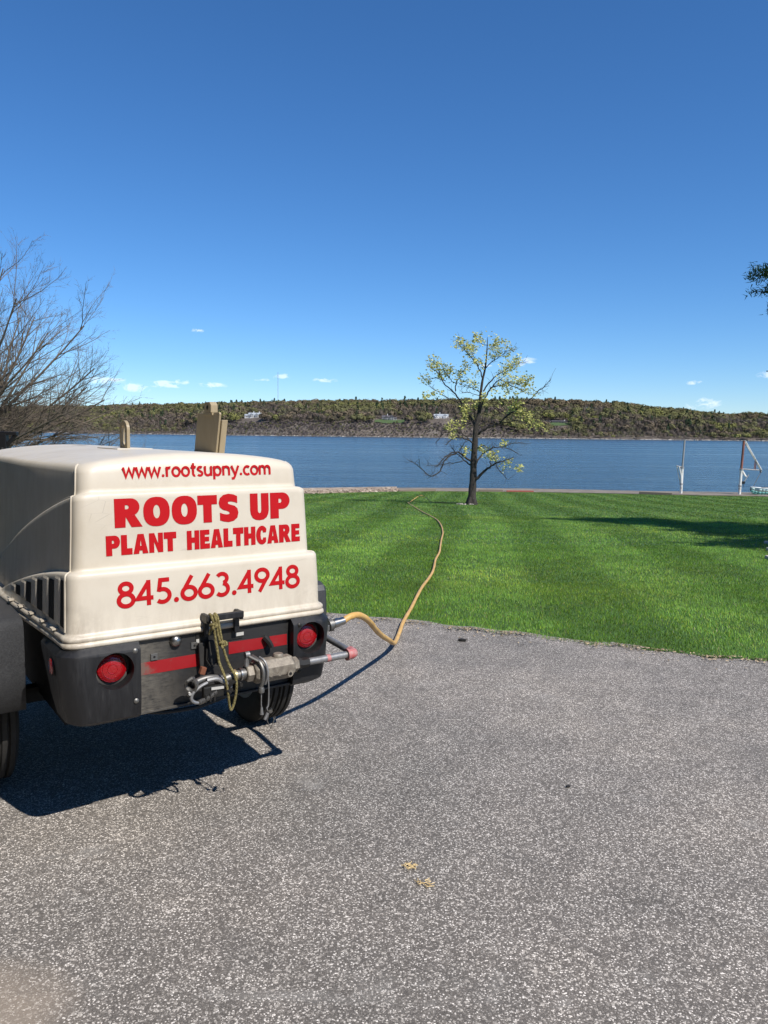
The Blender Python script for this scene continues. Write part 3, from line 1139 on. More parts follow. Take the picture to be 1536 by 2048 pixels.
# radio mast on the skyline
mx_, my_ = -400, 2900
root = empty('radio_mast', (mx_, my_, 60))
tag(root, 'thin lattice radio mast standing alone on the skyline', 'mast')
for q in range(3):
    a = q * 2.094
    MB().tube([(math.cos(a) * .9, math.sin(a) * .9, 0), (math.cos(a) * .9, math.sin(a) * .9, 168)], .22, 5).build('leg', 'mast', root)
br = MB()
for k in range(56):
    z = k * 3
    for q in range(3):
        a, b = (q + (k % 2)) * 2.094, (q + 1 - (k % 2)) * 2.094
        br.tube([(math.cos(a) * .9, math.sin(a) * .9, z), (math.cos(b) * .9, math.sin(b) * .9, z + 3)], .1, 4)
tag(br.build('lattice', 'mast', root), kind='stuff')

# ================================================================== seawall, riprap, davits, boat
def lawn_z(x, y):
    return float(zl(y))


# seawall: slabs along the shore from x=1.2 rightwards
root = empty('seawall', (13, 60, -3))
tag(root, 'low tan concrete seawall walk between lawn and river', 'seawall')
wallpts = [(1.0, 58.4), (5.4, 60.5), (13.6, 60.2), (21.3, 55.6), (26.8, 54.0), (40, 51), (60, 47)]
acc_len = [0]
for a, b in zip(wallpts[:-1], wallpts[1:]):
    acc_len.append(acc_len[-1] + math.dist(a, b))


def wall_at(s):
    i = 0
    while i < len(acc_len) - 2 and acc_len[i + 1] < s:
        i += 1
    t_ = (s - acc_len[i]) / (acc_len[i + 1] - acc_len[i])
    a, b = wallpts[i], wallpts[i + 1]
    return Vector((a[0] + (b[0] - a[0]) * t_, a[1] + (b[1] - a[1]) * t_, 0))


s = 0
while s < acc_len[-1] - 3.9:
    L_ = 3.9
    p, q = wall_at(s + .012), wall_at(s + L_ - .012)
    nrms = []
    for sc_ in (s, s + L_):
        d = (wall_at(min(sc_ + 1.2, acc_len[-1])) - wall_at(max(sc_ - 1.2, 0))).normalized()
        nrms.append(Vector((-d.y, d.x, 0)))
    za, zb = float(zl(p.y)) + .06 + rnd.uniform(-.008, .008), float(zl(q.y)) + .06 + rnd.uniform(-.008, .008)
    w_ = 3.6
    pts = []
    for (c, zt, nrm) in ((p, za, nrms[0]), (q, zb, nrms[1])):
        pts += [c + Vector((0, 0, zt)), c + nrm * w_ + Vector((0, 0, zt))]
        pts += [c + Vector((0, 0, -4.3)), c + nrm * w_ + Vector((0, 0, -4.3))]
    pts = [v - Vector((13, 60, -3)) for v in pts]
    MB().add(pts, [(0, 4, 5, 1), (0, 2, 6, 4), (1, 5, 7, 3), (0, 1, 3, 2), (4, 6, 7, 5), (2, 3, 7, 6)]).build('slab', 'concrete', root)
    s += L_

# timber kerb pieces at the lawn edge
for i, (xa, xb) in enumerate(((1.1, 4.0), (7.4, 9.3), (18.9, 20.9))):
    ya, yb = float(shore_y(xa)) - .1, float(shore_y(xb)) - .1
    c = Vector(((xa + xb) / 2, (ya + yb) / 2, float(zl((ya + yb) / 2)) + .1))
    o = MB().box((0, 0, 0), (math.dist((xa, ya), (xb, yb)), .14, .2)).build('timber_kerb', 'wood', None, bevel=.02)
    o.location = c
    o.rotation_euler = (0, 0, math.atan2(yb - ya, xb - xa))
    tag(o, ['dark timber kerb beside the riprap end of the seawall', 'dark timber kerb just left of the maple trunk base',
            'dark timber kerb left of the white davit post'][i], 'timber', 'timbers edging the lawn')
o = MB().box((0, 0, 0), (2.1, .25, .10)).build('red_board', 'red_board', None, bevel=.01)
o.location = (10.6, 60.0, float(zl(60)) + .10)
o.rotation_euler = (0, 0, R(-3))
tag(o, 'faded red board lying on the seawall right of the maple', 'board')

# riprap left of the seawall
mb = MB()
for i in range(2600):
    x = rnd.uniform(-22, 1.0)
    yb = float(shore_y(x))
    d = rnd.uniform(-.2, 5.5)
    hump = .0 * math.exp(-((d - 2.0) / 1.6) ** 2) * (1 if x > -8 else .7) * max(.25, min(1, (x + 9) / 8))
    z = float(zl(yb)) + .05 + hump - max(0, d - 3) * .5 + rnd.uniform(-.06, .06)
    s = rnd.uniform(.10, .26)
    rot = Matrix.Rotation(rnd.uniform(0, 3), 3, 'Z') @ Matrix.Rotation(rnd.uniform(-.5, .5), 3, 'X') @ Matrix.Rotation(rnd.uniform(-.5, .5), 3, 'Y')
    mb.box((x, yb + d, z - s * .2), (s * rnd.uniform(.8, 1.5), s, s * rnd.uniform(.4, .8)), rot)
o = mb.build('riprap', 'riprap', fix=False)
tag(o, 'pale tan riprap stones heaped along the shore beside the compressor', 'riprap', kind='stuff')
# earth bank under the riprap
mb = MB()
vs_, fs_ = [], []
for i, x in enumerate(np.linspace(-60, 1.0, 50)):
    yb = float(shore_y(x))
    z0 = float(zl(yb))
    vs_ += [(x, yb - .3, z0 + .0), (x, yb + 3.5, z0 + .15), (x, yb + 8, -4.6)]
    if i:
        a, b = 3 * (i - 1), 3 * i
        fs_ += [(a, b, b + 1, a + 1), (a + 1, b + 1, b + 2, a + 2)]
mb.add(vs_, fs_)
tag(mb.build('shore_bank', 'riprap', smooth=True), kind='structure')

# davits
dx0, dy0 = 21.97, 56.9
z0 = float(zl(dy0))
root = empty('davit_post', (dx0, dy0, z0))
tag(root, 'slim white boat davit post with a small folded arm on the seawall', 'davit', 'boat davits on the seawall')
MB().tube([(0, 0, -.6), (0.02, 0, 2.0)], .095, 12).build('lower_post', 'white_paint', root, True)
MB().tube([(0.02, 0, 2.0), (.09, 0, 4.1)], [.07, .06], 12).build('upper_post', 'grey_pipe', root, True)
MB().lathe([(.13, 1.96), (.13, 2.06)], 14, center=(.02, 0, 0)).build('collar', 'grey_pipe', root, True)
MB().lathe([(.13, .78), (.13, .86)], 14).build('collar', 'grey_pipe', root, True)
MB().tube([(.05, 0, 2.06), (-.42, 0, 2.16)], .03, 8).build('arm', 'grey_pipe', root, True)
MB().tube([(-.38, 0.05, 2.14), (-.05, 0.05, .82)], .042, 8).build('brace', 'white_paint', root, True)
MB().tube([(-.24, -0.05, 2.10), (-.05, -0.05, 1.4), (-.04, -0.05, .95)], .042, 8).build('brace', 'white_paint', root, True)

dx1, dy1 = 25.72, 55.68
z1 = float(zl(dy1))
root = empty('davit_crane', (dx1, dy1, z1))
tag(root, 'rust red boat davit crane with triangular boom beside the rowing boat', 'davit', 'boat davits on the seawall')
MB().tube([(0, 0, -.6), (.06, 0, 1.92)], .10, 12).build('lower_post', 'white_paint', root, True)
MB().tube([(.06, 0, 1.92), (.13, 0, 4.0)], [.085, .08], 12).build('upper_post', 'red_rust', root, True)
MB().lathe([(.14, 1.88), (.14, 1.97)], 14, center=(.06, 0, 0)).build('collar', 'grey_pipe', root, True)
MB().lathe([(.14, .70), (.14, .78)], 14, center=(.02, 0, 0)).build('collar', 'grey_pipe', root, True)
MB().tube([(.14, .06, 4.0), (1.5, .06, 1.9)], .045, 8).build('boom_rod', 'white_paint', root, True)
MB().tube([(.20, -.06, 4.0), (1.15, -.06, 2.45), (1.5, -.06, 1.9)], .04, 8).build('boom_rod', 'white_paint', root, True)
MB().tube([(-.05, 0, 1.97), (1.52, 0, 1.88)], .035, 8).build('tie_bar', 'grey_pipe', root, True)
MB().tube([(.98, 0, 1.92), (1.02, 0, 2.55)], .03, 8).build('hanger', 'red_rust', root, True)
MB().tube([(1.08, 0, 1.92), (1.10, 0, 2.5)], .03, 8).build('hanger', 'red_rust', root, True)
MB().tube([(.12, .05, 1.9), (.47, .05, 1.40)], .05, 8).build('brace', 'white_paint', root, True)
MB().tube([(.05, -.05, 1.88), (.36, -.05, 1.42)], .05, 8).build('brace', 'white_paint', root, True)
MB().tube([(.02, 0, .74), (.3, 0, 1.02), (.62, 0, 1.55)], .035, 8).build('strut', 'grey_pipe', root, True)
MB().box((.24, 0, .98), (.22, .2, .2)).build('winch', 'black_paint', root, bevel=.03)
MB().tube([(.25, 0, .95), (.26, -.03, .66)], .02, 6).build('winch_handle', 'black_paint', root)
MB().lathe([(.05, 1.72), (.09, 1.76), (.05, 1.84)], 10, center=(1.48, 0, 0)).build('pulley_block', 'black_paint', root, True)
o = MB().tube([(dx1 + 1.48, dy1, z1 + 1.75), (dx1 + 1.2, dy1, z1 + 1.15), (dx1 + .92, dy1 + .02, z1 + .5)], .018, 6).build('lifting_rope', 'wood', None, True)
tag(o, 'thin rope running from the davit boom to the boat bow', 'rope')

# rowing boat, bow to the left
def boat():
    root = empty('rowing_boat', (26.45, 55.5, float(zl(55.5)) + .06), 0)
    tag(root, 'turquoise and white rowing boat resting under the davit', 'boat')
    L_, N_ = 3.5, 16
    def sec(t_, scale=1.0, zo=0):
        # t 0 bow (-> +x) .. 1 stern
        w = .62 * (min(1, (t_ / .55)) ** .55 if t_ < .55 else 1 - .18 * ((t_ - .55) / .45) ** 2)
        sheer = .46 + .14 * (1 - t_) ** 2
        keel = .02 + .22 * max(0, 1 - t_ / .16) ** 2
        pts = []
        for k in range(9):
            a = k / 8 * 2 - 1
            yy = w * math.copysign(abs(a) ** .75, a)
            zz = keel + (sheer - keel) * abs(a) ** 2.4
            pts.append((t_ * L_, yy * scale, zz + zo))
        return pts
    secs = [sec(i / N_) for i in range(N_ + 1)]
    for (lo, hi, mt, nm) in ((0, 1, 'boat_band', 'hull_side'), (7, 8, 'boat_band', 'hull_side'), (1, 7, 'turquoise', 'hull_bottom')):
        mb_ = MB()
        for i in range(N_):
            for k in range(lo, hi):
                mb_.add([secs[i][k], secs[i + 1][k], secs[i + 1][k + 1], secs[i][k + 1]], [(0, 1, 2, 3)])
        ob = mb_.build(nm, mt, root, True)
        md = ob.modifiers.new('thick', 'SOLIDIFY')
        md.thickness = .02
    for sgn in (0, 8):
        MB().tube([s_[sgn] for s_ in secs], .03, 6).build('gunwale', 'boat_white', root, True)
    mb_ = MB().add(secs[-1], [tuple(range(9))])
    ob = mb_.build('transom', 'turquoise', root)
    ob.modifiers.new('thick', 'SOLIDIFY').thickness = .03
    for t_ in (.3, .6, .88):
        w = abs(sec(t_)[8][1]) * 2 - .06
        MB().box((t_ * L_, 0, .36), (.22, w, .03)).build('thwart', 'boat_in', root, bevel=.005)
    MB().tube([(-.02, 0, .60), (-.02, 0, .30)], .03, 6).build('bow_fitting', 'black_paint', root)
    MB().tube([(.9, .3, .56), (3.3, .25, .60)], .025, 6).build('oar', 'black_paint', root)
    root.scale = (1, 1, 1)
    return root


boat()

# ================================================================== trees
def limb(mb, pts, r0, r1, n=6):
    k = len(pts)
    rad = [r0 + (r1 - r0) * (i / (k - 1)) ** .8 for i in range(k)]
    mb.tube(pts, rad, n, cap=True)


def leaf_faces(centers, size, base, seed, spread=.35):
    g = np.random.default_rng(seed)
    n = len(centers)
    C = np.asarray(centers)
    d = g.normal(size=(n, 3))
    d /= np.linalg.norm(d, axis=1)[:, None]
    a1 = np.cross(d, np.array([.31, .22, .93]))
    a1 /= np.linalg.norm(a1, axis=1)[:, None]
    a2 = np.cross(d, a1)
    s = size * g.uniform(.55, 1.4, n)[:, None]
    V = np.empty((n, 4, 3))
    V[:, 0] = C - a1 * s
    V[:, 1] = C + a2 * s * .6
    V[:, 2] = C + a1 * s
    V[:, 3] = C - a2 * s * .6
    tn = np.array(base)[None] * g.uniform(1 - spread, 1 + spread, n)[:, None]
    return V.reshape(-1, 3), np.arange(4 * n).reshape(n, 4), tn


# lone maple: its limbs, in metres right of and above the trunk base
TREE = (3.79, 33.24)
TZ = float(zl(TREE[1]))
SC = 7.2 / (1890 - 165)


def T2(p):
    return ((p[0] - 642) * SC, (1893 - p[1]) * SC)


maple = empty('maple_tree', (TREE[0], TREE[1], TZ))
tag(maple, 'lone young maple with sparse yellow green spring leaves on the lawn', 'tree')
TR = [(642, 1905), (648, 1750), (655, 1600), (655, 1450), (662, 1250), (668, 1100), (690, 980), (705, 850), (715, 720), (730, 600), (750, 500), (760, 380), (765, 240), (765, 180)]
tr3 = []
for i, p in enumerate(TR):
    x, z = T2(p)
    tr3.append((x, .06 * math.sin(i * .9), z))
rads = [.21, .165, .15, .14, .125, .11, .085, .07, .058, .048, .04, .03, .018, .008]
tpts = smooth_path(tr3, 4)
trr = []
for i in range(len(tpts)):
    f = i / 4
    a = int(min(f, len(rads) - 1))
    b = min(a + 1, len(rads) - 1)
    trr.append(rads[a] + (rads[b] - rads[a]) * (f - a))
trr = [r_ * (1 + .05 * math.sin(i * 1.7)) for i, r_ in enumerate(trr)]
mb = MB().tube(tpts, trr, 12)
# root flare
for a in range(5):
    an = a * 1.26 + .3
    mb.tube([(math.cos(an) * .10, math.sin(an) * .10, .35), (math.cos(an) * .19, math.sin(an) * .19, .08), (math.cos(an) * .30, math.sin(an) * .30, -.04)], [.07, .085, .04], 6)
mb.build('trunk', 'bark', maple, True)
BR = [
    ([(680, 1625), (730, 1570), (790, 1510), (860, 1460), (960, 1420), (1030, 1390)], .075, -.4),
    ([(830, 1480), (820, 1430), (850, 1360)], .03, -.3),
    ([(870, 1400), (900, 1470), (950, 1550), (1045, 1635)], .022, .5),
    ([(672, 1470), (740, 1380), (830, 1320), (900, 1295), (1010, 1300), (1100, 1330), (1165, 1365)], .045, .6),
    ([(960, 1290), (1040, 1260), (1150, 1250), (1245, 1255)], .022, .5),
    ([(645, 1490), (560, 1430), (490, 1365), (440, 1305)], .045, .5),
    ([(648, 1460), (560, 1395), (490, 1350), (420, 1350), (330, 1400), (270, 1470), (160, 1480)], .05, -.6),
    ([(480, 1362), (400, 1390), (340, 1450), (310, 1530), (240, 1585), (180, 1580), (120, 1520), (50, 1470), (0, 1440)], .04, -.45),
    ([(540, 1440), (440, 1460), (330, 1480), (260, 1500)], .018, .4),
    ([(540, 1390), (520, 1330), (545, 1260), (580, 1235)], .02, -.2),
    ([(655, 1265), (580, 1215), (500, 1200), (430, 1205), (390, 1230), (350, 1270)], .04, -.6),
    ([(620, 1235), (560, 1170), (490, 1140), (400, 1150), (340, 1160), (260, 1260)], .03, .3),
    ([(660, 1080), (590, 1065), (520, 1080), (490, 1095)], .025, -.5),
    ([(665, 1080), (610, 980), (590, 930), (520, 830), (450, 730), (340, 630), (300, 520), (270, 450), (230, 410)], .06, .35),
    ([(450, 730), (455, 660), (480, 600), (510, 540), (560, 480)], .03, -.1),
    ([(455, 655), (400, 610), (370, 570), (330, 520)], .02, .4),
    ([(340, 630), (260, 600), (140, 605)], .02, .5),
    ([(320, 570), (240, 520), (180, 480)], .018, .2),
    ([(520, 830), (400, 810), (300, 760), (180, 690)], .03, -.6),
    ([(675, 1165), (740, 1120), (830, 1070), (900, 1040), (980, 960), (1080, 890), (1170, 810), (1250, 730), (1310, 680), (1360, 620)], .06, -.35),
    ([(680, 1100), (740, 1045), (800, 1020)], .025, .7),
    ([(880, 1055), (1000, 1030), (1100, 1030), (1200, 1080), (1310, 1100)], .025, -.6),
    ([(1000, 940), (1080, 950), (1150, 980), (1220, 1040)], .02, -.5),
    ([(695, 960), (720, 880), (760, 760), (800, 690), (870, 625), (950, 650), (1050, 670), (1120, 640)], .045, -.5),
    ([(740, 720), (800, 640), (880, 560), (960, 510), (1050, 450), (1110, 420), (1180, 400)], .035, .5),
    ([(800, 690), (900, 665), (1000, 680), (1080, 720), (1150, 770)], .025, -.7),
    ([(730, 600), (690, 520), (640, 440), (560, 360), (500, 310), (430, 240)], .032, -.4),
    ([(750, 480), (700, 420), (650, 370), (620, 300)], .02, .6),
    ([(755, 490), (810, 430), (870, 390), (940, 340), (1000, 310)], .026, -.4),
    ([(765, 300), (830, 260), (880, 220)], .014, .4),
    ([(765, 260), (700, 250), (650, 200)], .014, -.4),
    ([(710, 740), (640, 690), (570, 660), (520, 650)], .02, .5),
    ([(705, 770), (600, 745), (510, 745)], .016, -.5),
    ([(560, 300), (520, 260), (470, 240)], .012, -.3),
    ([(660, 1000), (650, 940), (640, 880)], .02, .6),
    ([(690, 1300), (760, 1280), (820, 1330), (880, 1400)], .025, -.7),
]
segs = []
mbb = MB()
tips = []
for (pl, r0, dep) in BR:
    base2 = T2(pl[0])
    p3 = []
    for i, p in enumerate(pl):
        x, z = T2(p)
        L_ = math.hypot(x - base2[0], z - base2[1])
        p3.append(Vector((x, dep * L_ * (1 if i else 0) + dep * .4 * (base2[0]), z)))
    p3 = smooth_path(p3, 4)
    p3 = [v + Vector((rnd.gauss(0, .014), rnd.gauss(0, .02), rnd.gauss(0, .014))) for v in p3]
    limb(mbb, p3, r0, .010, 6)
    # twigs
    for i in range(4, len(p3), 1):
        for rep in range(3):
            if rnd.random() < .50:
                continue
            p = p3[i]
            d0 = (p3[i] - p3[i - 1]).normalized()
            side = Vector((rnd.gauss(0, 1), rnd.gauss(0, 1), rnd.gauss(.35, .8))).normalized()
            d = (d0 * .7 + side).normalized()
            L_ = rnd.uniform(.18, .55)
            q1 = p + d * L_ * .5
            d2 = (d + Vector((rnd.gauss(0, .3), rnd.gauss(0, .3), rnd.gauss(.2, .3)))).normalized()
            q2 = q1 + d2 * L_ * .5
            mbb.tube([p, q1, q2], [.008, .006, .004], 3, cap=False)
            tips.append(q2)
            tips.append(q1)
mbb.build('branches', 'bark', maple, True, fix=False)
LEAF = [(750, 190, 110), (850, 220, 90), (680, 230, 80), (560, 290, 90), (450, 245, 50), (600, 340, 60), (940, 300, 80), (250, 400, 60), (200, 490, 50), (330, 520, 90),
        (400, 500, 70), (540, 490, 60), (160, 600, 60), (480, 570, 60), (640, 610, 80), (800, 350, 70), (700, 420, 70), (960, 440, 70), (1050, 470, 80), (1100, 380, 50), (960, 590, 90),
        (1060, 570, 80), (1150, 600, 60), (1100, 680, 70), (1170, 720, 60), (900, 750, 80), (960, 840, 90), (1050, 850, 60), (1070, 920, 45), (1130, 960, 50),
        (1200, 1010, 60), (1290, 1090, 40), (570, 870, 65), (580, 930, 50), (640, 850, 50), (740, 800, 60), (520, 1020, 55), (400, 1050, 65), (420, 1150, 50),
        (150, 770, 40), (250, 750, 50), (1000, 1480, 60), (1100, 1500, 45), (850, 1370, 60), (760, 1370, 50), (1000, 1250, 40), (580, 1330, 40), (730, 1300, 40), (280, 560, 60)]
cent = []
for (a, b, r_) in LEAF:
    x, z = T2((a, b))
    rr = r_ * SC
    dep = rnd.uniform(-.5, .5) * abs(x)
    near = [t_ for t_ in tips if math.hypot(t_.x - x, t_.z - z) < rr * 1.15]
    for k in range(int(r_ * 1.6)):
        if near and rnd.random() < .8:
            t_ = rnd.choice(near)
            c = t_ + Vector((rnd.gauss(0, .07), rnd.gauss(0, .07), rnd.gauss(0, .07)))
        else:
            an, q = rnd.uniform(0, 6.28), rr * math.sqrt(rnd.random())
            c = Vector((x + math.cos(an) * q, dep + rnd.gauss(0, .3), z + math.sin(an) * q))
        cent.append(c)
V_, F_, tn = leaf_faces(cent, .048, (.55, .53, .16), 3, .35)
ob = raw('foliage', V_, F_, 'leaf', maple, tn)
tag(ob, kind='stuff')
# pale chips at the foot of the maple
mb = MB()
for i in range(26):
    an = rnd.uniform(2.6, 5.4)
    q = rnd.uniform(.25, .62)
    px_, py_ = TREE[0] - .08 + math.cos(an) * q, TREE[1] + math.sin(an) * q * .8
    s_ = rnd.uniform(.02, .055)
    mb.box((px_, py_, float(zl(py_)) + .045 + rnd.uniform(-.02, .01)), (s_ * 1.8, s_, s_ * .7), Matrix.Rotation(rnd.uniform(0, 3), 3, 'Z') @ Matrix.Rotation(rnd.uniform(-.5, .5), 3, 'X'))
o = mb.build('wood_chips', 'flagstone', None, fix=False)
tag(o, 'pale wood chips scattered round the foot of the maple', 'wood chips', kind='stuff')

# bare tree on the left -------------------------------------------------
BT = Vector((-13.2, 23.0, float(zl(23.0))))
bare = empty('bare_tree', BT)
tag(bare, 'wide spreading leafless tree with fine twigs at the left edge', 'tree')
mbt, mbb = MB(), MB()
mbt.tube([(0, 0, -.1), (.02, 0, .5), (.05, .02, 1.1), (.1, .03, 1.6)], [.30, .23, .2, .18], 12)
rb = random.Random(21)
n_tw = [0]


def bare_branch(p, d, L_, r0, depth):
    k = 6 if depth < 2 else 4
    pts = [p.copy()]
    dd = d.copy()
    step = L_ / k
    for i in range(k):
        dd = (dd + Vector((rb.gauss(0, .09), rb.gauss(0, .09), rb.gauss(.015, .09)))).normalized()
        pts.append(pts[-1] + dd * step)
    rad = [r0 * (1 - .72 * i / k) for i in range(k + 1)]
    mbb.tube(pts, rad, 6 if depth == 0 else (4 if depth == 1 else 3), cap=False)
    n_tw[0] += 1
    if depth >= 3 or L_ < .22:
        return
    nb = [19, 11, 5][depth]
    for i in range(nb):
        t_ = rb.uniform(.18 if depth == 0 else .12, 1.0)
        j = min(int(t_ * k), k - 1)
        q = pts[j].lerp(pts[j + 1], t_ * k - j)
        dl = (pts[j + 1] - pts[j]).normalized()
        side = dl.cross(Vector((rb.gauss(0, 1), rb.gauss(0, 1), rb.gauss(0, 1)))).normalized()
        nd = (dl * 1.0 + side * rb.uniform(.45, 1.0) + Vector((.10, 0, .04))).normalized()
        bare_branch(q, nd, L_ * rb.uniform(.26, .50) * (1.1 - .45 * t_), max(r0 * .40 * (1 - .5 * t_), .0030), depth + 1)


limbs = []
for i in range(16):      # fanning to the right, where the photo shows them
    e = R(-1 + 5.0 * i)
    limbs.append((R(rb.uniform(-28, 28)), e, (5.6 + .10 * i + rb.uniform(-.3, .4))))
for i in range(9):
    limbs.append((R(70 + 27 * i + rb.uniform(-8, 8)), R(rb.uniform(10, 70)), rb.uniform(4.8, 6)))
for (azm, e, L_) in limbs:
    d = Vector((math.cos(azm) * math.cos(e), math.sin(azm) * math.cos(e), math.sin(e)))
    st = Vector((.06, .02, rb.uniform(.75, 1.6)))
    bare_branch(st, d, L_ * .88, .062, 0)
print('bare twigs', n_tw[0], 'faces', len(mbb.f))
mbt.build('trunk', 'bark', bare, True)
ob = mbb.build('branches', 'twig', bare, True, fix=False)

# pine off to the right, one bough in view ------------------------------
PT = Vector((12.9, 16.2, float(zl(16.2))))
pine = empty('pine_tree', PT)
tag(pine, 'dark green pine bough reaching in at the right edge', 'tree')
mbt = MB()
mbt.tube([(0, 0, -.2), (.05, 0, 2.5), (-.05, .1, 5), (0, .1, 7.6), (0, .15, 9.6)], [.26, .2, .15, .09, .03], 12)
mbt.build('trunk', 'bark', pine, True)
mbl = MB()
ncent, ndir = [], []
rp = random.Random(5)


def bough(p, tip, r0, n_tufts, spread, tmin=.35):
    p, tip = Vector(p), Vector(tip)
    mid_ = p.lerp(tip, .5) + Vector((0, 0, .18))
    pts = smooth_path([p, mid_, tip], 5)
    limb(mbl, pts, r0, .012, 5)
    for i in range(n_tufts):
        t_ = rp.uniform(tmin, 1.0)
        q = pts[min(int(t_ * (len(pts) - 1)), len(pts) - 1)]
        off_ = Vector((rp.gauss(0, spread), rp.gauss(0, spread), rp.gauss(.05, spread * .6)))
        end = q + off_
        mbl.tube([q, end], [.009, .005], 3, cap=False)
        for k in range(26):
            ncent.append(end + Vector((rp.gauss(0, .07), rp.gauss(0, .07), rp.gauss(0, .06))))
            ndir.append((off_.normalized() + Vector((rp.gauss(0, .8), rp.gauss(0, .8), rp.gauss(.3, .8)))).normalized())


# boughs (tips relative to the trunk foot)
def rel(x, y, z):
    return Vector((x, y, z)) - PT


bough((0, 0, 5.2), rel(8.74, 18.7, 5.44), .05, 130, .17, .55)
bough((0, 0, 5.0), rel(8.90, 18.75, 5.05), .045, 110, .17, .55)
bough((0, 0, 4.5), rel(9.1, 18.8, 4.65), .04, 80, .13, .6)
bough((0, 0, 3.4), rel(9.22, 18.9, 3.22), .03, 8, .05)
for i in range(56):
    z = 2.2 + 6.8 * (i / 56)
    a = rp.uniform(0, 6.28)
    L_ = (3.9 - .32 * z) * rp.uniform(.7, 1.05) + .4
    tip = Vector((math.cos(a) * L_, math.sin(a) * L_, z + rp.uniform(-.1, .5)))
    w = tip + PT
    if w.x < .5 * w.y + .85:
        continue
    bough((0, 0, z - .2), tip, .04, 48, .28)
for (tx, ty, tz) in ((8.35, 11.6, 3.4), (8.9, 11.3, 3.5), (9.5, 11.5, 3.4), (9.6, 15.4, 3.6), (10.9, 18.6, 6.2), (11.5, 18.4, 6.0), (11.2, 17.5, 5.6), (12.0, 18.6, 6.4), (9.9, 15.2, 3.5), (10.3, 14.8, 3.9), (10.6, 16.0, 4.6), (10.4, 13.2, 4.6), (10.3, 17.2, 5.2), (10.6, 18.2, 5.6), (10.2, 18.0, 4.9)):
    bough((0, 0, tz - .2), rel(tx, ty, tz), .05, 130, .26, .55)
mbl.build('branches', 'bark', pine, True, fix=False)
n = len(ncent)
C = np.array(ncent)
D = np.array(ndir)
a1 = np.cross(D, np.array([.2, .3, .93]))
a1 /= np.linalg.norm(a1, axis=1)[:, None]
Ln = nrng.uniform(.08, .16, n)[:, None]
V = np.empty((n, 3, 3))
V[:, 0] = C - a1 * .015
V[:, 1] = C + a1 * .015
V[:, 2] = C + D * Ln
ob = raw('needles', V.reshape(-1, 3), np.arange(3 * n).reshape(n, 3), 'needle', pine,
         np.array([.045, .095, .042])[None] * nrng.uniform(.5, 1.6, n)[:, None])
tag(ob, kind='stuff')

# flagstones at the right edge of the lawn
for i, (x, y, w_, l_) in enumerate(((7.72, 14.64, .8, .35), (7.04, 13.24, .75, .32), (6.36, 11.85, .8, .35))):
    prof = [(-.5 * w_, -.42 * l_), (.1 * w_, -.5 * l_), (.52 * w_, -.35 * l_), (.48 * w_, .4 * l_), (-.1 * w_, .52 * l_), (-.46 * w_, .38 * l_)]
    o = MB().prism(prof, -.05, .035).build('stepping_stone', 'flagstone', None, bevel=.012)
    o.location = (x, y, float(zl(y)) + .03)
    tag(o, ['pale stepping stone at the right edge, farthest of the three', 'pale stepping stone at the right edge, middle of the three',
            'pale stepping stone at the right edge, nearest of the three'][i], 'stepping stone', 'stepping stones at the right edge of the lawn')

# ================================================================== compressor trailer
# local frame: x to the trailer's right, y forward (away from the rear panel), z up
YAW = R(35.5)
comp = empty('air_compressor', (-.700, 3.028, 0), YAW)
tag(comp, 'cream towable air compressor with red company lettering parked on the asphalt', 'air compressor')
LEN = 2.35


def bow(y):
    k_ = min(max(y, 0) / 1.1, 1)
    return .055 * k_ * k_ * (3 - 2 * k_) if y < 1.6 else .055 * max(0, 1 - (y - 1.6) * .5)


def outline(hw, ry, r, fy=LEN):
    """closed plan outline as (x, y, is_side 0..1, t) starting at rear centre going right"""
    pts = []
    for k in range(11):
        pts.append((k / 10 * (hw - r), ry, 0))
    for k in range(1, 9):
        a = -math.pi / 2 + k / 8 * math.pi / 2
        pts.append((hw - r + r * math.cos(a), ry + r + r * math.sin(a), k / 8))
    ys = np.linspace(ry + r, fy - .12, 40)[1:]
    for y in ys:
        pts.append((hw, y, 1))
    for k in range(1, 7):
        a = k / 6 * math.pi / 2
        pts.append((hw - .12 + .12 * math.cos(a), fy - .12 + .12 * math.sin(a), 1 - k / 6))
    for k in range(1, 8):
        pts.append(((hw - .12) * (1 - k / 7), fy, 0))
    right = [(x + bow(y) * s_ * 1.0, y, s_) for (x, y, s_) in pts]
    left_ = [(-x, y, s_) for (x, y, s_) in reversed(right[1:-1])]
    return right + left_


Z_LIP, Z_S1, Z_S2 = .858, 1.083, 1.372


def d1(y):
    return .20 * min(max(y, 0), 1.1) ** 1.5


def d2(y):
    return min(.27 * max(y, 0) ** 1.4, .43)


def side_z(z, y, s_):
    if s_ <= 0:
        return z
    a = [Z_LIP, Z_S1, Z_S2, 1.442]
    b = [Z_LIP, Z_S1 - d1(y) * s_, Z_S2 - d2(y) * s_, 1.442]
    if z <= a[0] or z >= a[3]:
        return z
    return float(np.interp(z, a, b))


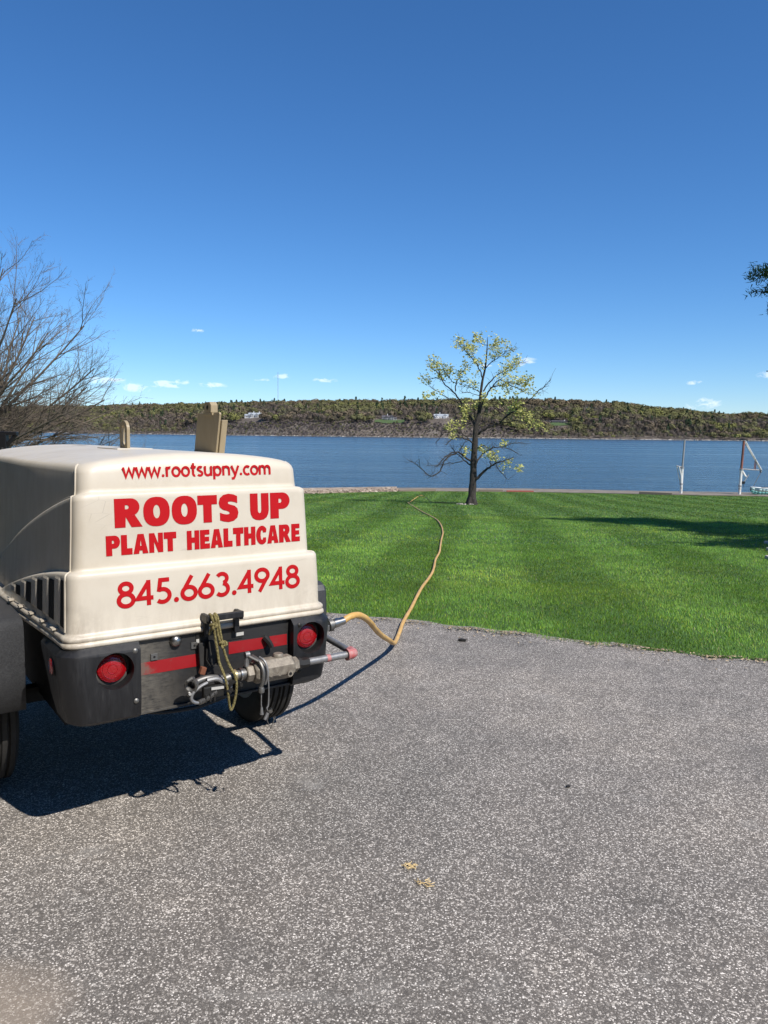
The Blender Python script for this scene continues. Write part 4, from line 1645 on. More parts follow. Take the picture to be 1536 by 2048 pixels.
RINGS = [(.810, .530, .012, .046, 0 ), (.810, .548, -.012, .055, 0 ), (.818, .553, -.017, .055, 0 ), (.828, .551, -.015, .055, 0 ), (.833, .545, -.008, .05, 0 ),
         (.838, .549, -.012, .053, 0 ), (.848, .549, -.012, .053, 0 ), (.854, .543, -.007, .05, 0 ), (.858, .534, .002, .046, 0 ), (.866, .532, .004, .046, 0 ),
         (.96, .529, .005, .046, 0 ), (1.060, .525, .010, .046, 0 ), (1.074, .524, .011, .046, 0 ), (1.081, .520, .015, .046, 0 ), (1.0845, .513, .022, .044, 0 ),
         (1.0865, .500, .042, .042, 0 ), (1.0895, .498, .045, .042, 0 ), (1.10, .4975, .0455, .042, 0 ), (1.23, .491, .049, .042, 0 ),
         (1.345, .486, .054, .042, 0 ), (1.362, .485, .055, .042, 0 ), (1.369, .481, .059, .053, 0), (1.3725, .474, .067, .05, 0),
         (1.3745, .463, .082, .05, 0), (1.378, .461, .085, .05, 0), (1.39, .459, .085, .05, 0), (1.442, .455, .091, .05, .1),
         (1.456, .452, .096, .055, .35), (1.465, .446, .104, .06, .55), (1.471, .436, .116, .06, .75), (1.474, .420, .132, .055, .9), (1.475, .395, .155, .05, 1.0),
         (1.475, .30, .26, .04, 1), (1.475, .17, .42, .03, 1), (1.475, .05, .6, .02, 1), (1.475, .012, .68, .006, 1)]
V_, F_ = [], []
rings = []
for (z, hw, ry, r_, cw) in RINGS:
    fy = LEN - max(0, (ry - .09)) - (.0 if z < 1.0 else (z - 1.0) * .25)
    ring = []
    for (x, y, s_) in outline(hw, ry, r_, fy):
        zz = side_z(z, y, s_) + cw * .044 * (1 - min(1, (x / .47) ** 2))
        ring.append((x, y, zz))
    rings.append(ring)
nn = len(rings[0])
for ring in rings:
    V_ += ring
for i in range(len(rings) - 1):
    for j in range(nn):
        j2 = (j + 1) % nn
        F_.append((i * nn + j, i * nn + j2, (i + 1) * nn + j2, (i + 1) * nn + j))
F_.append(tuple(range((len(rings) - 1) * nn, len(rings) * nn)))
hood = MB().add(V_, F_).build('hood', 'hood', comp, True)
hood.data.set_sharp_from_angle(angle=R(60))

# raised seams where the side doors meet the rear panel
for sgn in (1, -1):
    j = 18
    path = []
    for i in range(9, 30):
        p = Vector(rings[i][j if sgn > 0 else nn - j])
        c = Vector((0, 1.0, p.z))
        path.append(p + (p - c).normalized() * .001)
    MB().tube(path, .0042, 6).build('door_seam', 'hood', hood, True)
    # bead on top of the curved shoulder line
    path = []
    for jj in range(18, 58):
        p = Vector(rings[22][jj if sgn > 0 else nn - jj])
        path.append(p)
    MB().tube(path, .0045, 6).build('shoulder_bead', 'hood', hood, True)
# roof seam across the hood and the pad of the lifting eye
MB().box((-.02, .98, 1.5175), (.17, .34, .008)).build('eye_pad', 'hood', hood, bevel=.003)

# louvres on both sides
for sgn in (-1, 1):
    for k in range(7):
        y = .085 + .158 * k
        zt = Z_S1 - d1(y) - .022
        zb = .878 + .004 * k
        if zt - zb < .02:
            continue
        hw = .532 + bow(y)
        hwt = .524 + bow(y)
        ang = math.atan((bow(y + .05) - bow(y - .05)) / .1) * -sgn
        slope = (hw - hwt) / .2
        # slot drawn as a flat dark quad, its inner shade painted on
        pts = []
        for (yy, zz) in ((y - .036, zb), (y + .030, zb), (y + .030, zt - .004), (y - .036, zt)):
            pts.append((sgn * (.532 - slope * (zz - .86) + bow(yy) + .0015), yy, zz))
        MB().add(pts, [(0, 1, 2, 3)]).build('louvre_slot', 'dark', hood)
        # proud fin ahead of the slot, tapering towards its top
        ya, yb = y + .034, y + .118
        zt2 = Z_S1 - d1(y + .07) - .012
        if zt2 - zb < .02:
            continue
        fp = []
        for (zz, pr) in ((zb, .002), (zb + .008, .005), (zt2 - .010, .005), (zt2, .002)):
            for yy, q in ((ya, .35), (ya + .012, 1), (yb - .02, 1), (yb, .2)):
                fp.append((sgn * (.532 - slope * (zz - .86) + bow(yy) + pr * q), yy, zz))
        fs_ = []
        for a in range(3):
            for b in range(3):
                fs_.append((a * 4 + b, a * 4 + b + 1, a * 4 + b + 5, a * 4 + b + 4))
        MB().add(fp, fs_).build('louvre_fin', 'hood', hood)
        # small drain lug on the flange below
        MB().box((sgn * (.548 + bow(y)), y + .07, .862), (.022, .040, .006)).build('flange_lug', 'hood', hood)


# ---- lettering ----------------------------------------------------
def surf_y(z):
    """rear panel y at height z (centre region)"""
    zz = [r_[0] for r_ in RINGS[9:27]]
    yy = [r_[2] for r_ in RINGS[9:27]]
    return float(np.interp(z, zz, yy))


def arc(cx, cy, rx, ry, a0, a1, n=14):
    return [(cx + rx * math.cos(R(a0 + (a1 - a0) * i / n)), cy + ry * math.sin(R(a0 + (a1 - a0) * i / n))) for i in range(n + 1)]


def ribbon(pl, w, closed=False):
    P = [Vector((p[0], p[1])) for p in pl]
    if closed and (P[0] - P[-1]).length < 1e-5:
        P = P[:-1]
    n = len(P)
    vs_, fs_ = [], []
    for i in range(n):
        a = P[i - 1] if (i or closed) else None
        b = P[(i + 1) % n] if (i < n - 1 or closed) else None
        d_in = (P[i] - a).normalized() if a is not None else (b - P[i]).normalized()
        d_out = (b - P[i]).normalized() if b is not None else d_in
        nrm = Vector((-(d_in.y + d_out.y), d_in.x + d_out.x))
        nrm.normalize()
        cs = max(.45, nrm.dot(Vector((-d_in.y, d_in.x))))
        off_ = nrm * (w / 2 / cs)
        vs_ += [P[i] + off_, P[i] - off_]
    for i in range(n if closed else n - 1):
        j = (i + 1) % n
        fs_.append((2 * i, 2 * j, 2 * j + 1, 2 * i + 1))
    return vs_, fs_


C_ = True
STROKE = {   # glyph -> (advance, [(points, closed)])
    '8': (.62, [(arc(.31, .745, .195, .19, 0, 360, 24), C_), (arc(.31, .29, .245, .235, 0, 360, 24), C_)]),
    '4': (.66, [([(.46, 0), (.46, .99)], 0), ([(.47, .94), (.085, .29), (.62, .29)], 0)]),
    '5': (.62, [([(.53, .935), (.215, .935), (.165, .56)] + arc(.285, .315, .245, .255, 112, -135, 18), 0)]),
    '6': (.64, [([(.43, 1.0), (.115, .42)], 0), (arc(.315, .30, .245, .245, 0, 360, 24), C_)]),
    '9': (.64, [([(.21, 0), (.525, .58)], 0), (arc(.325, .70, .245, .245, 0, 360, 24), C_)]),
    '3': (.60, [(arc(.285, .745, .19, .19, 150, -75, 16), 0), (arc(.275, .30, .235, .245, 80, -140, 18), 0)]),
    '.': (.30, [([(.15, 0), (.15, .15)], 0)]),
    'w': (.84, [([(.04, .72), (.215, .05), (.42, .62), (.625, .05), (.80, .72)], 0)]),
    'r': (.42, [([(.11, 0), (.11, .72)], 0), ([(.11, .42)] + arc(.33, .40, .22, .26, 170, 80, 8), 0)]),
    'o': (.66, [(arc(.33, .35, .245, .31, 0, 360, 24), C_)]),
    't': (.44, [([(.20, .95), (.20, .20)] + arc(.32, .19, .12, .145, 185, 285, 8), 0), ([(.04, .665), (.40, .665)], 0)]),
    's': (.52, [(arc(.265, .525, .155, .14, 35, 215, 10) + arc(.25, .185, .165, .145, 60, -150, 12), 0)]),
    'u': (.66, [([(.10, .72), (.10, .28)] + arc(.30, .27, .20, .225, 185, 300, 10) + [(.54, .2)], 0), ([(.54, .72), (.54, 0)], 0)]),
    'p': (.68, [([(.10, .72), (.10, -.27)], 0), (arc(.345, .35, .235, .31, 0, 360, 24), C_)]),
    'n': (.66, [([(.10, 0), (.10, .72)], 0), ([(.10, .46)] + arc(.32, .42, .21, .24, 165, 5, 12) + [(.53, 0)], 0)]),
    'y': (.62, [([(.05, .72), (.32, .05)], 0), ([(.58, .72), (.29, -.09), (.21, -.22), (.05, -.235)], 0)]),
    'c': (.56, [(arc(.335, .35, .245, .31, 48, 312, 18), 0)]),
    'm': (.98, [([(.10, 0), (.10, .72)], 0), ([(.10, .46)] + arc(.30, .43, .19, .235, 165, 5, 10) + [(.49, 0)], 0),
               ([(.49, .46)] + arc(.69, .43, .19, .235, 165, 5, 10) + [(.88, 0)], 0)]),
}


def stroke_text(name, txt, x0, x1, zb, h_, w, dot=.15):
    adv = sum(STROKE[c][0] for c in txt)
    sx_ = (x1 - x0) / adv
    cx = x0
    for gi, ch in enumerate(txt):
        a, strokes = STROKE[ch]
        mb_ = MB()
        for k, (pl, closed) in enumerate(strokes):
            if ch == '.':
                pl2 = [(cx + .15 * sx_ + .105 * h_ * math.cos(q * .5236), zb + .09 * h_ + .105 * h_ * math.sin(q * .5236)) for q in range(12)]
                mb_.add([(p[0], surf_y(p[1]) - .0016, p[1]) for p in pl2], [tuple(range(12))])
                continue
            pl2 = [(cx + p[0] * sx_, zb + p[1] * h_) for p in pl]
            vs_, fs_ = ribbon(pl2, w, closed)
            mb_.add([(p.x, surf_y(p.y) - .0014 - k * .0003, p.y) for p in vs_], fs_)
        mb_.build('letter', 'letter', hood)
        cx += a * sx_


def O_loop(cx, cy, rx, ry, pw=2.4, n=28):
    out = []
    for i in range(n):
        a = 2 * math.pi * i / n
        c, s_ = math.cos(a), math.sin(a)
        out.append((cx + rx * math.copysign(abs(c) ** (2 / pw), c), cy + ry * math.copysign(abs(s_) ** (2 / pw), s_)))
    return out


def bowl(x0, xr, y0, y1):
    """right-hand bowl from (x0,y1) round to (x0,y0)"""
    cy, ry = (y0 + y1) / 2, (y1 - y0) / 2
    xc = xr - min(ry * 1.0, xr - x0)
    return [(x0, y1)] + [(xc + (xr - xc) * math.cos(R(a)), cy + ry * math.sin(R(a))) for a in range(90, -91, -15)] + [(x0, y0)]


HEAVY = {
    'R': (.98, [[(0, 0), (0, 1)] + bowl(.35, .88, .40, 1.0)[1:-1] + [(.70, .43), (.97, 0), (.58, 0), (.385, .36), (.37, 0)],
                [(.37, .63), (.37, .77), (.45, .77), (.49, .74), (.50, .70), (.49, .66), (.45, .63)]]),
    'O': (1.00, [O_loop(.49, .5, .49, .52), O_loop(.49, .5, .125, .24, 2.0)]),
    'T': (.80, [[(0, .66), (0, 1), (.79, 1), (.79, .66), (.565, .66), (.565, 0), (.225, 0), (.225, .66)]]),
    'S': (.84, None),
    'U': (.90, [[(0, 1), (.36, 1), (.36, .36), (.38, .27), (.44, .24), (.50, .27), (.52, .36), (.52, 1), (.88, 1), (.88, .36), (.85, .20), (.77, .07), (.62, -.01), (.44, -.03),
                 (.26, -.01), (.11, .07), (.03, .20), (0, .36)]]),
    'P': (.84, [[(0, 0), (0, 1)] + bowl(.35, .84, .36, 1.0)[1:-1] + [(.36, .36), (.36, 0)],
                [(.36, .60), (.36, .76), (.43, .76), (.475, .73), (.485, .68), (.475, .63), (.43, .60)]]),
    'L': (.68, [[(0, 0), (0, 1), (.36, 1), (.36, .32), (.67, .32), (.67, 0)]]),
    'A': (.92, [[(0, 0), (.27, 1), (.65, 1), (.92, 0), (.57, 0), (.545, .16), (.375, .16), (.35, 0)], [(.415, .40), (.46, .72), (.505, .40)]]),
    'N': (.88, [[(0, 0), (0, 1), (.33, 1), (.56, .46), (.56, 1), (.87, 1), (.87, 0), (.55, 0), (.31, .56), (.31, 0)]]),
    'H': (.90, [[(0, 0), (0, 1), (.345, 1), (.345, .64), (.545, .64), (.545, 1), (.89, 1), (.89, 0), (.545, 0), (.545, .36), (.345, .36), (.345, 0)]]),
    'E': (.72, [[(0, 0), (0, 1), (.69, 1), (.69, .74), (.35, .74), (.35, .625), (.66, .625), (.66, .385), (.35, .385), (.35, .27), (.71, .27), (.71, 0)]]),
    'C': (.84, [[(.47 + .47 * math.cos(R(a)), .5 + .52 * math.sin(R(a))) for a in range(38, 323, 12)] +
                [(.80, .36), (.56, .36), (.54, .27), (.47, .23), (.39, .29), (.355, .5), (.39, .71), (.47, .77), (.54, .73), (.56, .64), (.80, .64)]]),
}
S_out = ([(.76, .93), (.60, 1.0), (.40, 1.03), (.20, .99), (.06, .88), (.01, .70), (.05, .54), (.17, .44), (.34, .39), (.43, .345), (.44, .30), (.40, .265), (.30, .26), (.18, .285), (.05, .34),
          (.05, .05), (.20, 0), (.40, -.03), (.60, .01), (.75, .12), (.80, .31), (.76, .47), (.65, .57), (.48, .62), (.385, .66), (.375, .705), (.42, .735), (.52, .735), (.64, .71), (.76, .665)])
HEAVY['S'] = (.84, [S_out])


def heavy_glyph(ch, x0, x1, zb, h_, slant=.0):
    loops = HEAVY[ch][1]
    w = max(p[0] for p in loops[0])
    sx_ = (x1 - x0) / w
    lp = [[Vector((x0 + p[0] * sx_ , zb + p[1] * h_, 0)) for p in L_] for L_ in loops]
    tri = tessellate_polygon(lp)
    flat = [p for L_ in lp for p in L_]
    mb_ = MB().add([(p.x, surf_y(p.y) - .0015, p.y) for p in flat], [tuple(t_) for t_ in tri])
    mb_.build('letter', 'letter', hood)


for ch, xa, xb in (('R', -.345, -.240), ('O', -.236, -.132), ('O', -.124, -.021), ('T', -.018, .065), ('S', .071, .158), ('U', .211, .297), ('P', .304, .397)):
    heavy_glyph(ch, xa, xb, 1.240, .1095)
def heavy_word(txt, x0, x1, zb, h_):
    gap = .055
    adv = sum(HEAVY[c][0] for c in txt) + gap * (len(txt) - 1)
    s_ = (x1 - x0) / adv
    cx = x0
    for c in txt:
        heavy_glyph(c, cx, cx + HEAVY[c][0] * s_, zb, h_)
        cx += (HEAVY[c][0] + gap) * s_


heavy_word('PLANT', -.380, -.109, 1.136, .076)
heavy_word('HEALTHCARE', -.066, .444, 1.135, .0765)
stroke_text('num', '845.663.4948', -.357, .420, .942, .0975, .0165)
stroke_text('www', 'www.rootsupny.com', -.300, .327, 1.4255, .0555, .0098)

# ---- bumper ------------------------------------------------------
def corner_block(inner, outer, sgn):
    """moulded corner bumper wrapping the rear corner; sgn -1 left, +1 right"""
    lev = [(.515, .050, .13, .034), (.532, .030, .17, .010), (.60, .018, .20, .003), (.782, .000, .27, .0), (.790, .002, .275, .002), (.812, .022, .275, .026)]
    vs_, fs_ = [], []
    n_ = None
    for (z, shrink, fy, ins) in lev:
        o_ = abs(outer) - shrink
        ry = -.040 + ins
        r_ = .075
        pl = [(abs(inner), ry)]
        for k in range(9):
            a = -math.pi / 2 + k / 8 * math.pi / 2
            pl.append((o_ - r_ + r_ * math.cos(a), ry + r_ + r_ * math.sin(a)))
        pl += [(o_, fy), (o_ - .05, fy), (o_ - .05, .075), (abs(inner), .075)]
        n_ = len(pl)
        vs_ += [(sgn * x, y, z) for x, y in pl]
    for i in range(len(lev) - 1):
        for j in range(n_):
            j2 = (j + 1) % n_
            fs_.append((i * n_ + j, i * n_ + j2, (i + 1) * n_ + j2, (i + 1) * n_ + j))
    fs_.append(tuple(reversed(range(n_))))
    fs_.append(tuple(range((len(lev) - 1) * n_, len(lev) * n_)))
    ob = MB().add(vs_, fs_).build('corner_bumper', 'black_plastic', comp)
    return ob


def cut(ob, cutter):
    md = ob.modifiers.new('cut', 'BOOLEAN')
    md.operation = 'DIFFERENCE'
    md.object = cutter
    md.solver = 'EXACT'
    bpy.context.view_layer.update()
    dg = bpy.context.evaluated_depsgraph_get()
    me = bpy.data.meshes.new_from_object(ob.evaluated_get(dg))
    ob.modifiers.clear()
    ob.data = me
    bpy.data.objects.remove(cutter)


def tail_lamp(ob, cx, cz, y_face, nm='tail_lamp'):
    MB().lathe([(.0685, y_face + .036), (.0685, y_face + .022), (.060, y_face + .016), (.056, y_face + .016)], 32, 'Y', (cx, 0, cz)).build('lamp_gasket', 'gasket', ob, True)
    lens = MB().lathe([(.0565, y_face + .036), (.0565, y_face + .014), (.052, y_face + .008), (.036, y_face + .003), (.016, y_face + .0005), (.002, y_face)], 36, 'Y', (cx, 0, cz)).build(nm, 'lens', ob, True)
    for (rr_, yy_) in ((.050, .0095), (.036, .004), (.018, .0018)):
        MB().tube([(cx + rr_ * math.cos(q * .2618), y_face + yy_ - .001, cz + rr_ * math.sin(q * .2618)) for q in range(24)], .0016, 5, closed=True).build('lens_ring', 'lens', lens, True)
    return lens


for (inn, outr, sgn, cx) in ((-.286, -.574, -1, -.381), (.366, .572, 1, .452)):
    ob = corner_block(inn, outr, sgn)
    cz = .717 if sgn < 0 else .722
    cutter = MB().lathe([(.071, -.2), (.069, .03)], 40, 'Y', (cx, 0, cz)).build('cutter', None, comp)
    bpy.context.view_layer.update()
    cut(ob, cutter)
    ob.data.polygons.foreach_set('use_smooth', [True] * len(ob.data.polygons))
    ob.data.set_sharp_from_angle(angle=R(28))
    tail_lamp(ob, cx, cz, -.006)
    if sgn < 0:
        for zz in (.783, .590):
            MB().lathe([(.010, -.036), (.010, -.040), (.006, -.043), (.001, -.044)], 10, 'Y', (-.306, 0, zz)).build('screw', 'zinc', ob, True)
    # side marker
    xo = sgn * .572
    prof = [(.030, 0), (.030, .006), (.022, .010), (.002, .011)]
    mb_ = MB().lathe(prof, 24, 'X', (0, .095, .735))
    mb_.v = [((abs(xo) - .001 + p[0]) * sgn, p[1], p[2]) for p in mb_.v]
    mb_.build('side_marker', 'lens', ob, True)
    mb_ = MB().lathe([(.036, 0), (.036, .004)], 24, 'X', (0, .095, .735))
    mb_.v = [((abs(xo) - .001 + p[0]) * sgn, p[1], p[2]) for p in mb_.v]
    mb_.build('marker_bezel', 'rubber', ob, True)

panel = MB().box((.04, .012, .667), (.652, .016, .285)).build('rear_panel', 'steel_panel', comp, bevel=.003)
PY = .004
MB().box((.04, .002, .527), (.652, .03, .010)).build('panel_fold', 'steel_panel', panel, bevel=.002)
# reflective tape: two strips, the right one with a torn notch
MB().prism([(-.283, .671), (-.037, .670), (-.037, .721), (-.283, .720)], PY - .0012, PY + .001, lambda a, b, z: (a, z, b)).build('reflective_tape', 'tape', panel)
MB().prism([(.088, .697), (.250, .697), (.262, .712), (.240, .745), (.088, .747)], PY - .0012, PY + .001, lambda a, b, z: (a, z, b)).build('reflective_tape', 'tape', panel)
MB().prism([(.275, .697), (.356, .697), (.356, .744), (.272, .745), (.284, .716)], PY - .0012, PY + .001, lambda a, b, z: (a, z, b)).build('reflective_tape', 'tape', panel)
MB().tube([(.245, -.004, .748), (.262, -.018, .725), (.270, -.022, .705)], .012, 6).build('hook_stub', 'black_iron', panel, True)
# dome nut, square washers, small plate
MB().lathe([(.024, PY), (.024, PY - .006), (.020, PY - .016), (.012, PY - .022), (.001, PY - .024)], 20, 'Y', (-.136, 0, .788)).build('dome_nut', 'chrome', panel, True)
for (x, z) in ((-.222, .737), (-.060, .757)):
    w_ = MB().box((x, PY - .003, z), (.026, .006, .026)).build('square_washer', 'zinc', panel, bevel=.001)
    MB().lathe([(.005, PY - .0065), (.001, PY - .0068)], 8, 'Y', (x, 0, z)).build('washer_hole', 'dark', w_)
MB().box((.048, PY - .002, .787), (.20, .004, .060)).build('backing_plate', 'black_iron', panel)
MB().box((.135, PY - .0045, .776), (.036, .002, .014)).build('warning_sticker', 'white', panel)
MB().box((-.046, PY - .0045, .772), (.012, .002, .018)).build('warning_sticker', 'white', panel)

for (x, z) in ((.395, .785), (.395, .585)):
    MB().lathe([(.010, -.036), (.010, -.040), (.006, -.043), (.001, -.044)], 10, 'Y', (x, 0, z)).build('screw', 'black_iron', panel, True)
MB().tube(smooth_path([(-.27, .03, .52), (-.18, .02, .502), (-.06, .015, .498), (.02, .02, .505), (.10, .03, .515)], 5), .008, 8).build('wiring_loom', 'black_iron', panel, True)

# hood latch handle
hd = MB()
def hpt(x, y, z): return (x, y, z)
hd.box((.047, -.058, .874), (.156, .018, .026))
hd.box((-.024, -.030, .868), (.016, .060, .034))
hd.box((.118, -.030, .868), (.016, .060, .034))
hd.build('latch_handle', 'black_plastic', comp, bevel=.004)
MB().box((-.018, -.020, .826), (.022, .016, .070)).build('latch_leg', 'black_plastic', comp, bevel=.004)
MB().box((.112, -.020, .826), (.022, .016, .070)).build('latch_leg', 'black_plastic', comp, bevel=.004)
# rubber draw latch hanging behind the rope
MB().prism([(-.052, .77), (-.046, .66), (-.032, .655), (-.028, .77)], -.026, -.012, lambda a, b, z: (a, z, b)).build('latch_strap', 'rubber', comp, bevel=.003)
MB().prism([(-.012, .775), (-.016, .70), (.0, .672), (.022, .68), (.020, .775)], -.032, -.014, lambda a, b, z: (a, z, b)).build('latch_strap', 'rubber', comp, bevel=.004)
MB().tube([(-.02, -.03, .745), (-.024, -.034, .70), (-.006, -.036, .668), (.022, -.034, .675), (.024, -.032, .73)], .0035, 6).build('latch_bail', 'black_iron', comp, True)

# ---- air line: lubricator and pipes ------------------------------
LY, LZ = -.085, .634


def hexbar(x0, x1, r_, n=6, rot=0.0, ch=.0):
    vs_, fs_ = [], []
    st = [(x0, r_ - ch), (x0 + ch, r_), (x1 - ch, r_), (x1, r_ - ch)]
    for (x, rr) in st:
        for k in range(n):
            a = 2 * math.pi * k / n + rot
            vs_.append((x, LY + rr * math.cos(a), LZ + rr * math.sin(a)))
    for i in range(3):
        for k in range(n):
            k2 = (k + 1) % n
            fs_.append((i * n + k, i * n + k2, (i + 1) * n + k2, (i + 1) * n + k))
    fs_ += [tuple(reversed(range(n))), tuple(range(3 * n, 4 * n))]
    return MB().add(vs_, fs_)


lub = hexbar(.150, .330, .050, 8, R(22.5), .010).build('lubricator', 'cast', comp, bevel=.003)
hexbar(.118, .149, .036, 6, 0, .004).build('end_hex', 'cast', lub)
hexbar(.331, .357, .032, 6, .3, .004).build('end_hex', 'cast', lub)
MB().lathe([(.022, LZ + .046), (.022, LZ + .056), (.019, LZ + .060), (.001, LZ + .061)], 16, 'Z', (.268, LY, 0)).build('filler_cap', 'cast', lub, True)
MB().lathe([(.013, LY - .044), (.013, LY - .054)], 14, 'Y', (.297, 0, LZ - .018)).build('drain_boss', 'cast', lub, True)
MB().lathe([(.007, LY - .0545), (.001, LY - .0547)], 10, 'Y', (.297, 0, LZ - .018)).build('drain_port', 'dark', lub)
# cast flow arrow
ar = [(.200, -.012), (.216, -.003), (.214, -.010), (.252, -.006), (.256, .002), (.246, .0), (.240, -.001), (.214, -.005 + .0), (.217, .002)]
MB().prism([(.200, LZ - .013), (.217, LZ - .003), (.215, LZ - .009), (.243, LZ - .007), (.252, LZ + .002), (.256, LZ - .004), (.247, LZ - .011), (.256, LZ - .018), (.252, LZ - .022), (.243, LZ - .016), (.215, LZ - .017), (.217, LZ - .022)],
           LY - .0485, LY - .044, lambda a, b, z: (a, z, b)).build('flow_arrow', 'cast', lub)
hexbar(.358, .372, .026, 10).build('union', 'black_iron', comp)
hexbar(.372, .412, .021, 6, .2, .002).build('union', 'black_iron', comp)
MB().tube([(.412, LY, LZ), (.62, LY, LZ)], .0155, 16).build('air_pipe', 'galv', comp, True)
MB().tube([(.500, LY, LZ), (.518, LY, LZ)], .0162, 16).build('paint_band', 'pink', comp, True)
el = smooth_path([(.605, LY, LZ), (.630, LY, LZ), (.642, LY + .010, LZ), (.645, LY + .035, LZ)], 5)
MB().tube(el, .0235, 14).build('pipe_elbow', 'pink', comp, True)
MB().tube([(.604, LY, LZ), (.612, LY, LZ)], .0265, 14).build('elbow_collar', 'pink', comp, True)
MB().tube([(.645, LY + .03, LZ), (.668, .20, LZ + .006), (.66, .32, LZ + .01), (.50, .34, LZ + .01)], .0150, 14).build('return_pipe', 'galv', comp, True)
# left of the lubricator: nipples and claw couplings
MB().tube([(.118, LY, LZ), (.100, LY, LZ)], .022, 14).build('nipple', 'zinc', comp, True)
MB().tube([(.100, LY, LZ), (.094, LY, LZ)], .026, 14).build('nipple', 'chrome', comp, True)
MB().tube([(.094, LY, LZ), (.078, LY, LZ)], .019, 14).build('nipple', 'zinc', comp, True)
MB().tube([(.078, LY, LZ), (.066, LY, LZ - .001)], .025, 14).build('nipple', 'brass', comp, True)
MB().tube(smooth_path([(.068, LY, LZ - .001), (.045, LY, LZ - .004), (.020, LY, LZ - .010), (0, LY - .004, LZ - .010)], 4), .018, 12).build('claw_tail', 'zinc', comp, True)


def claw(c, d, up, mt='zinc'):
    """quarter turn claw coupling head: a rimmed cup with two hooked lugs"""
    d, up = Vector(d).normalized(), Vector(up).normalized()
    sd = d.cross(up).normalized()
    c = Vector(c)
    root_ = None
    mb_ = MB()
    prof = [(.015, -.03), (.022, -.018), (.027, -.004), (.029, .006), (.022, .007), (.016, .002), (.014, -.012)]
    n_ = 18
    vs_, fs_ = [], []
    for (r_, h_) in prof:
        for k in range(n_):
            a = 2 * math.pi * k / n_
            vs_.append(c + d * h_ + (up * math.cos(a) + sd * math.sin(a)) * r_)
    for i in range(len(prof) - 1):
        for k in range(n_):
            fs_.append((i * n_ + k, i * n_ + (k + 1) % n_, (i + 1) * n_ + (k + 1) % n_, (i + 1) * n_ + k))
    mb_.add(vs_, fs_)
    root_ = mb_.build('claw_coupling', mt, comp, True)
    for s_ in (1, -1):
        p0 = c + up * .026 * s_ + d * -.005
        p1 = c + up * .034 * s_ + d * .010
        p2 = c + up * .024 * s_ + d * .020 + sd * .010 * s_
        MB().tube([p0, p1, p2], [.009, .008, .006], 8).build('claw_lug', mt, root_, True)
    return root_


claw((-.004 + .060, LY - .022, LZ - .034), (.25, -.8, -.45), (.9, .2, .1), 'black_iron')
claw((-.112, LY - .012, LZ - .004), (-.75, -.6, -.1), (.1, -.2, .95), 'zinc')
MB().tube(smooth_path([(-.095, LY, LZ), (-.065, LY + .004, LZ + .006), (-.03, LY + .004, LZ + .008), (.02, LY + .004, LZ - .002)], 4), .013, 10).build('coupling_tail', 'zinc', comp, True)
MB().tube(smooth_path([(-.05, LY - .014, .640), (-.008, LY - .018, .640), (.03, LY - .018, .612), (.050, LY - .016, .598)], 4), .010, 8).build('coupling_tail', 'galv', comp, True)
MB().tube(smooth_path([(-.05, LY - .018, .632), (-.08, LY - .02, .622), (-.110, LY - .022, .602), (-.116, LY - .022, .578), (-.098, LY - .022, .562), (-.07, LY - .02, .560), (-.03, LY - .018, .575), (.015, LY - .018, .598)], 6), .0065, 8).build('whip_cable', 'galv', comp, True)
sp_ = []
for i in range(120):
    t_ = i / 119
    x = -.088 + .075 * t_
    z = .560 + .030 * t_ ** 1.6
    a = i * .9
    sp_.append((x, LY - .020 + .0095 * math.cos(a), z + .0095 * math.sin(a)))
MB().tube(sp_, .0022, 4).build('cable_spring', 'zinc', comp, True)
MB().box((-.012, LY - .028, .606), (.052, .004, .010), Matrix.Rotation(R(3), 3, 'Y')).build('tag_sticker', 'white', comp)
MB().box((-.025, LY - .012, .592), (.085, .026, .050)).build('regulator_body', 'black_iron', comp, bevel=.006)
MB().box((-.045, -.045, .664), (.022, .020, .030), Matrix.Rotation(R(20), 3, 'Y')).build('rusty_lug', 'rust', comp, bevel=.003)
for k in range(3):
    MB().box((-.060 + k * .018, LY - .026, .572), (.007, .008, .034)).build('clamp_rib', 'black_iron', comp, bevel=.002)
# shackle strap, handle post and lanyards
MB().tube([(.124, LY - .004, .664), (.124, LY - .004, .708)], .009, 8).build('valve_post', 'galv', comp, True)
MB().tube([(.116, LY - .006, .712), (.134, LY - .006, .712)], .013, 10).build('valve_knob', 'galv', comp, True)
MB().tube([(.128, LY - .012, .708), (.172, LY - .040, .680)], .006, 8).build('valve_lever', 'zinc', comp, True)
MB().tube(smooth_path([(.160, LY + .02, .694), (.164, LY - .030, .688), (.170, LY - .052, .664), (.172, LY - .058, .634), (.170, LY - .052, .600), (.166, LY - .040, .578)], 5), .0075, 8).build('shackle', 'zinc', comp, True)
MB().tube(smooth_path([(.172, LY - .02, .698), (.184, LY - .044, .684), (.190, LY - .058, .650), (.190, LY - .056, .62), (.186, LY - .044, .590)], 5), .005, 8).build('shackle', 'galv', comp, True)
MB().lathe([(.004, -.016), (.012, -.012), (.013, 0), (.010, .010), (.003, .013)], 12, 'Z', (.167, LY - .048, .572)).build('shackle_pin', 'zinc', comp, True)
MB().tube([(.167, LY - .048, .558), (.166, LY - .048, .51), (.168, LY - .048, .495)], .0025, 6).build('lanyard', 'galv', comp, True)
MB().tube([(.168, LY - .048, .498), (.168, LY - .048, .468)], [.004, .008], 8).build('lanyard_tag', 'galv', comp, True)
MB().tube(smooth_path([(.192, LY - .058, .64), (.196, LY - .056, .57), (.195, LY - .054, .506), (.188, LY - .054, .492), (.196, LY - .054, .475), (.205, LY - .056, .482)], 4), .0028, 6).build('lanyard', 'galv', comp, True)
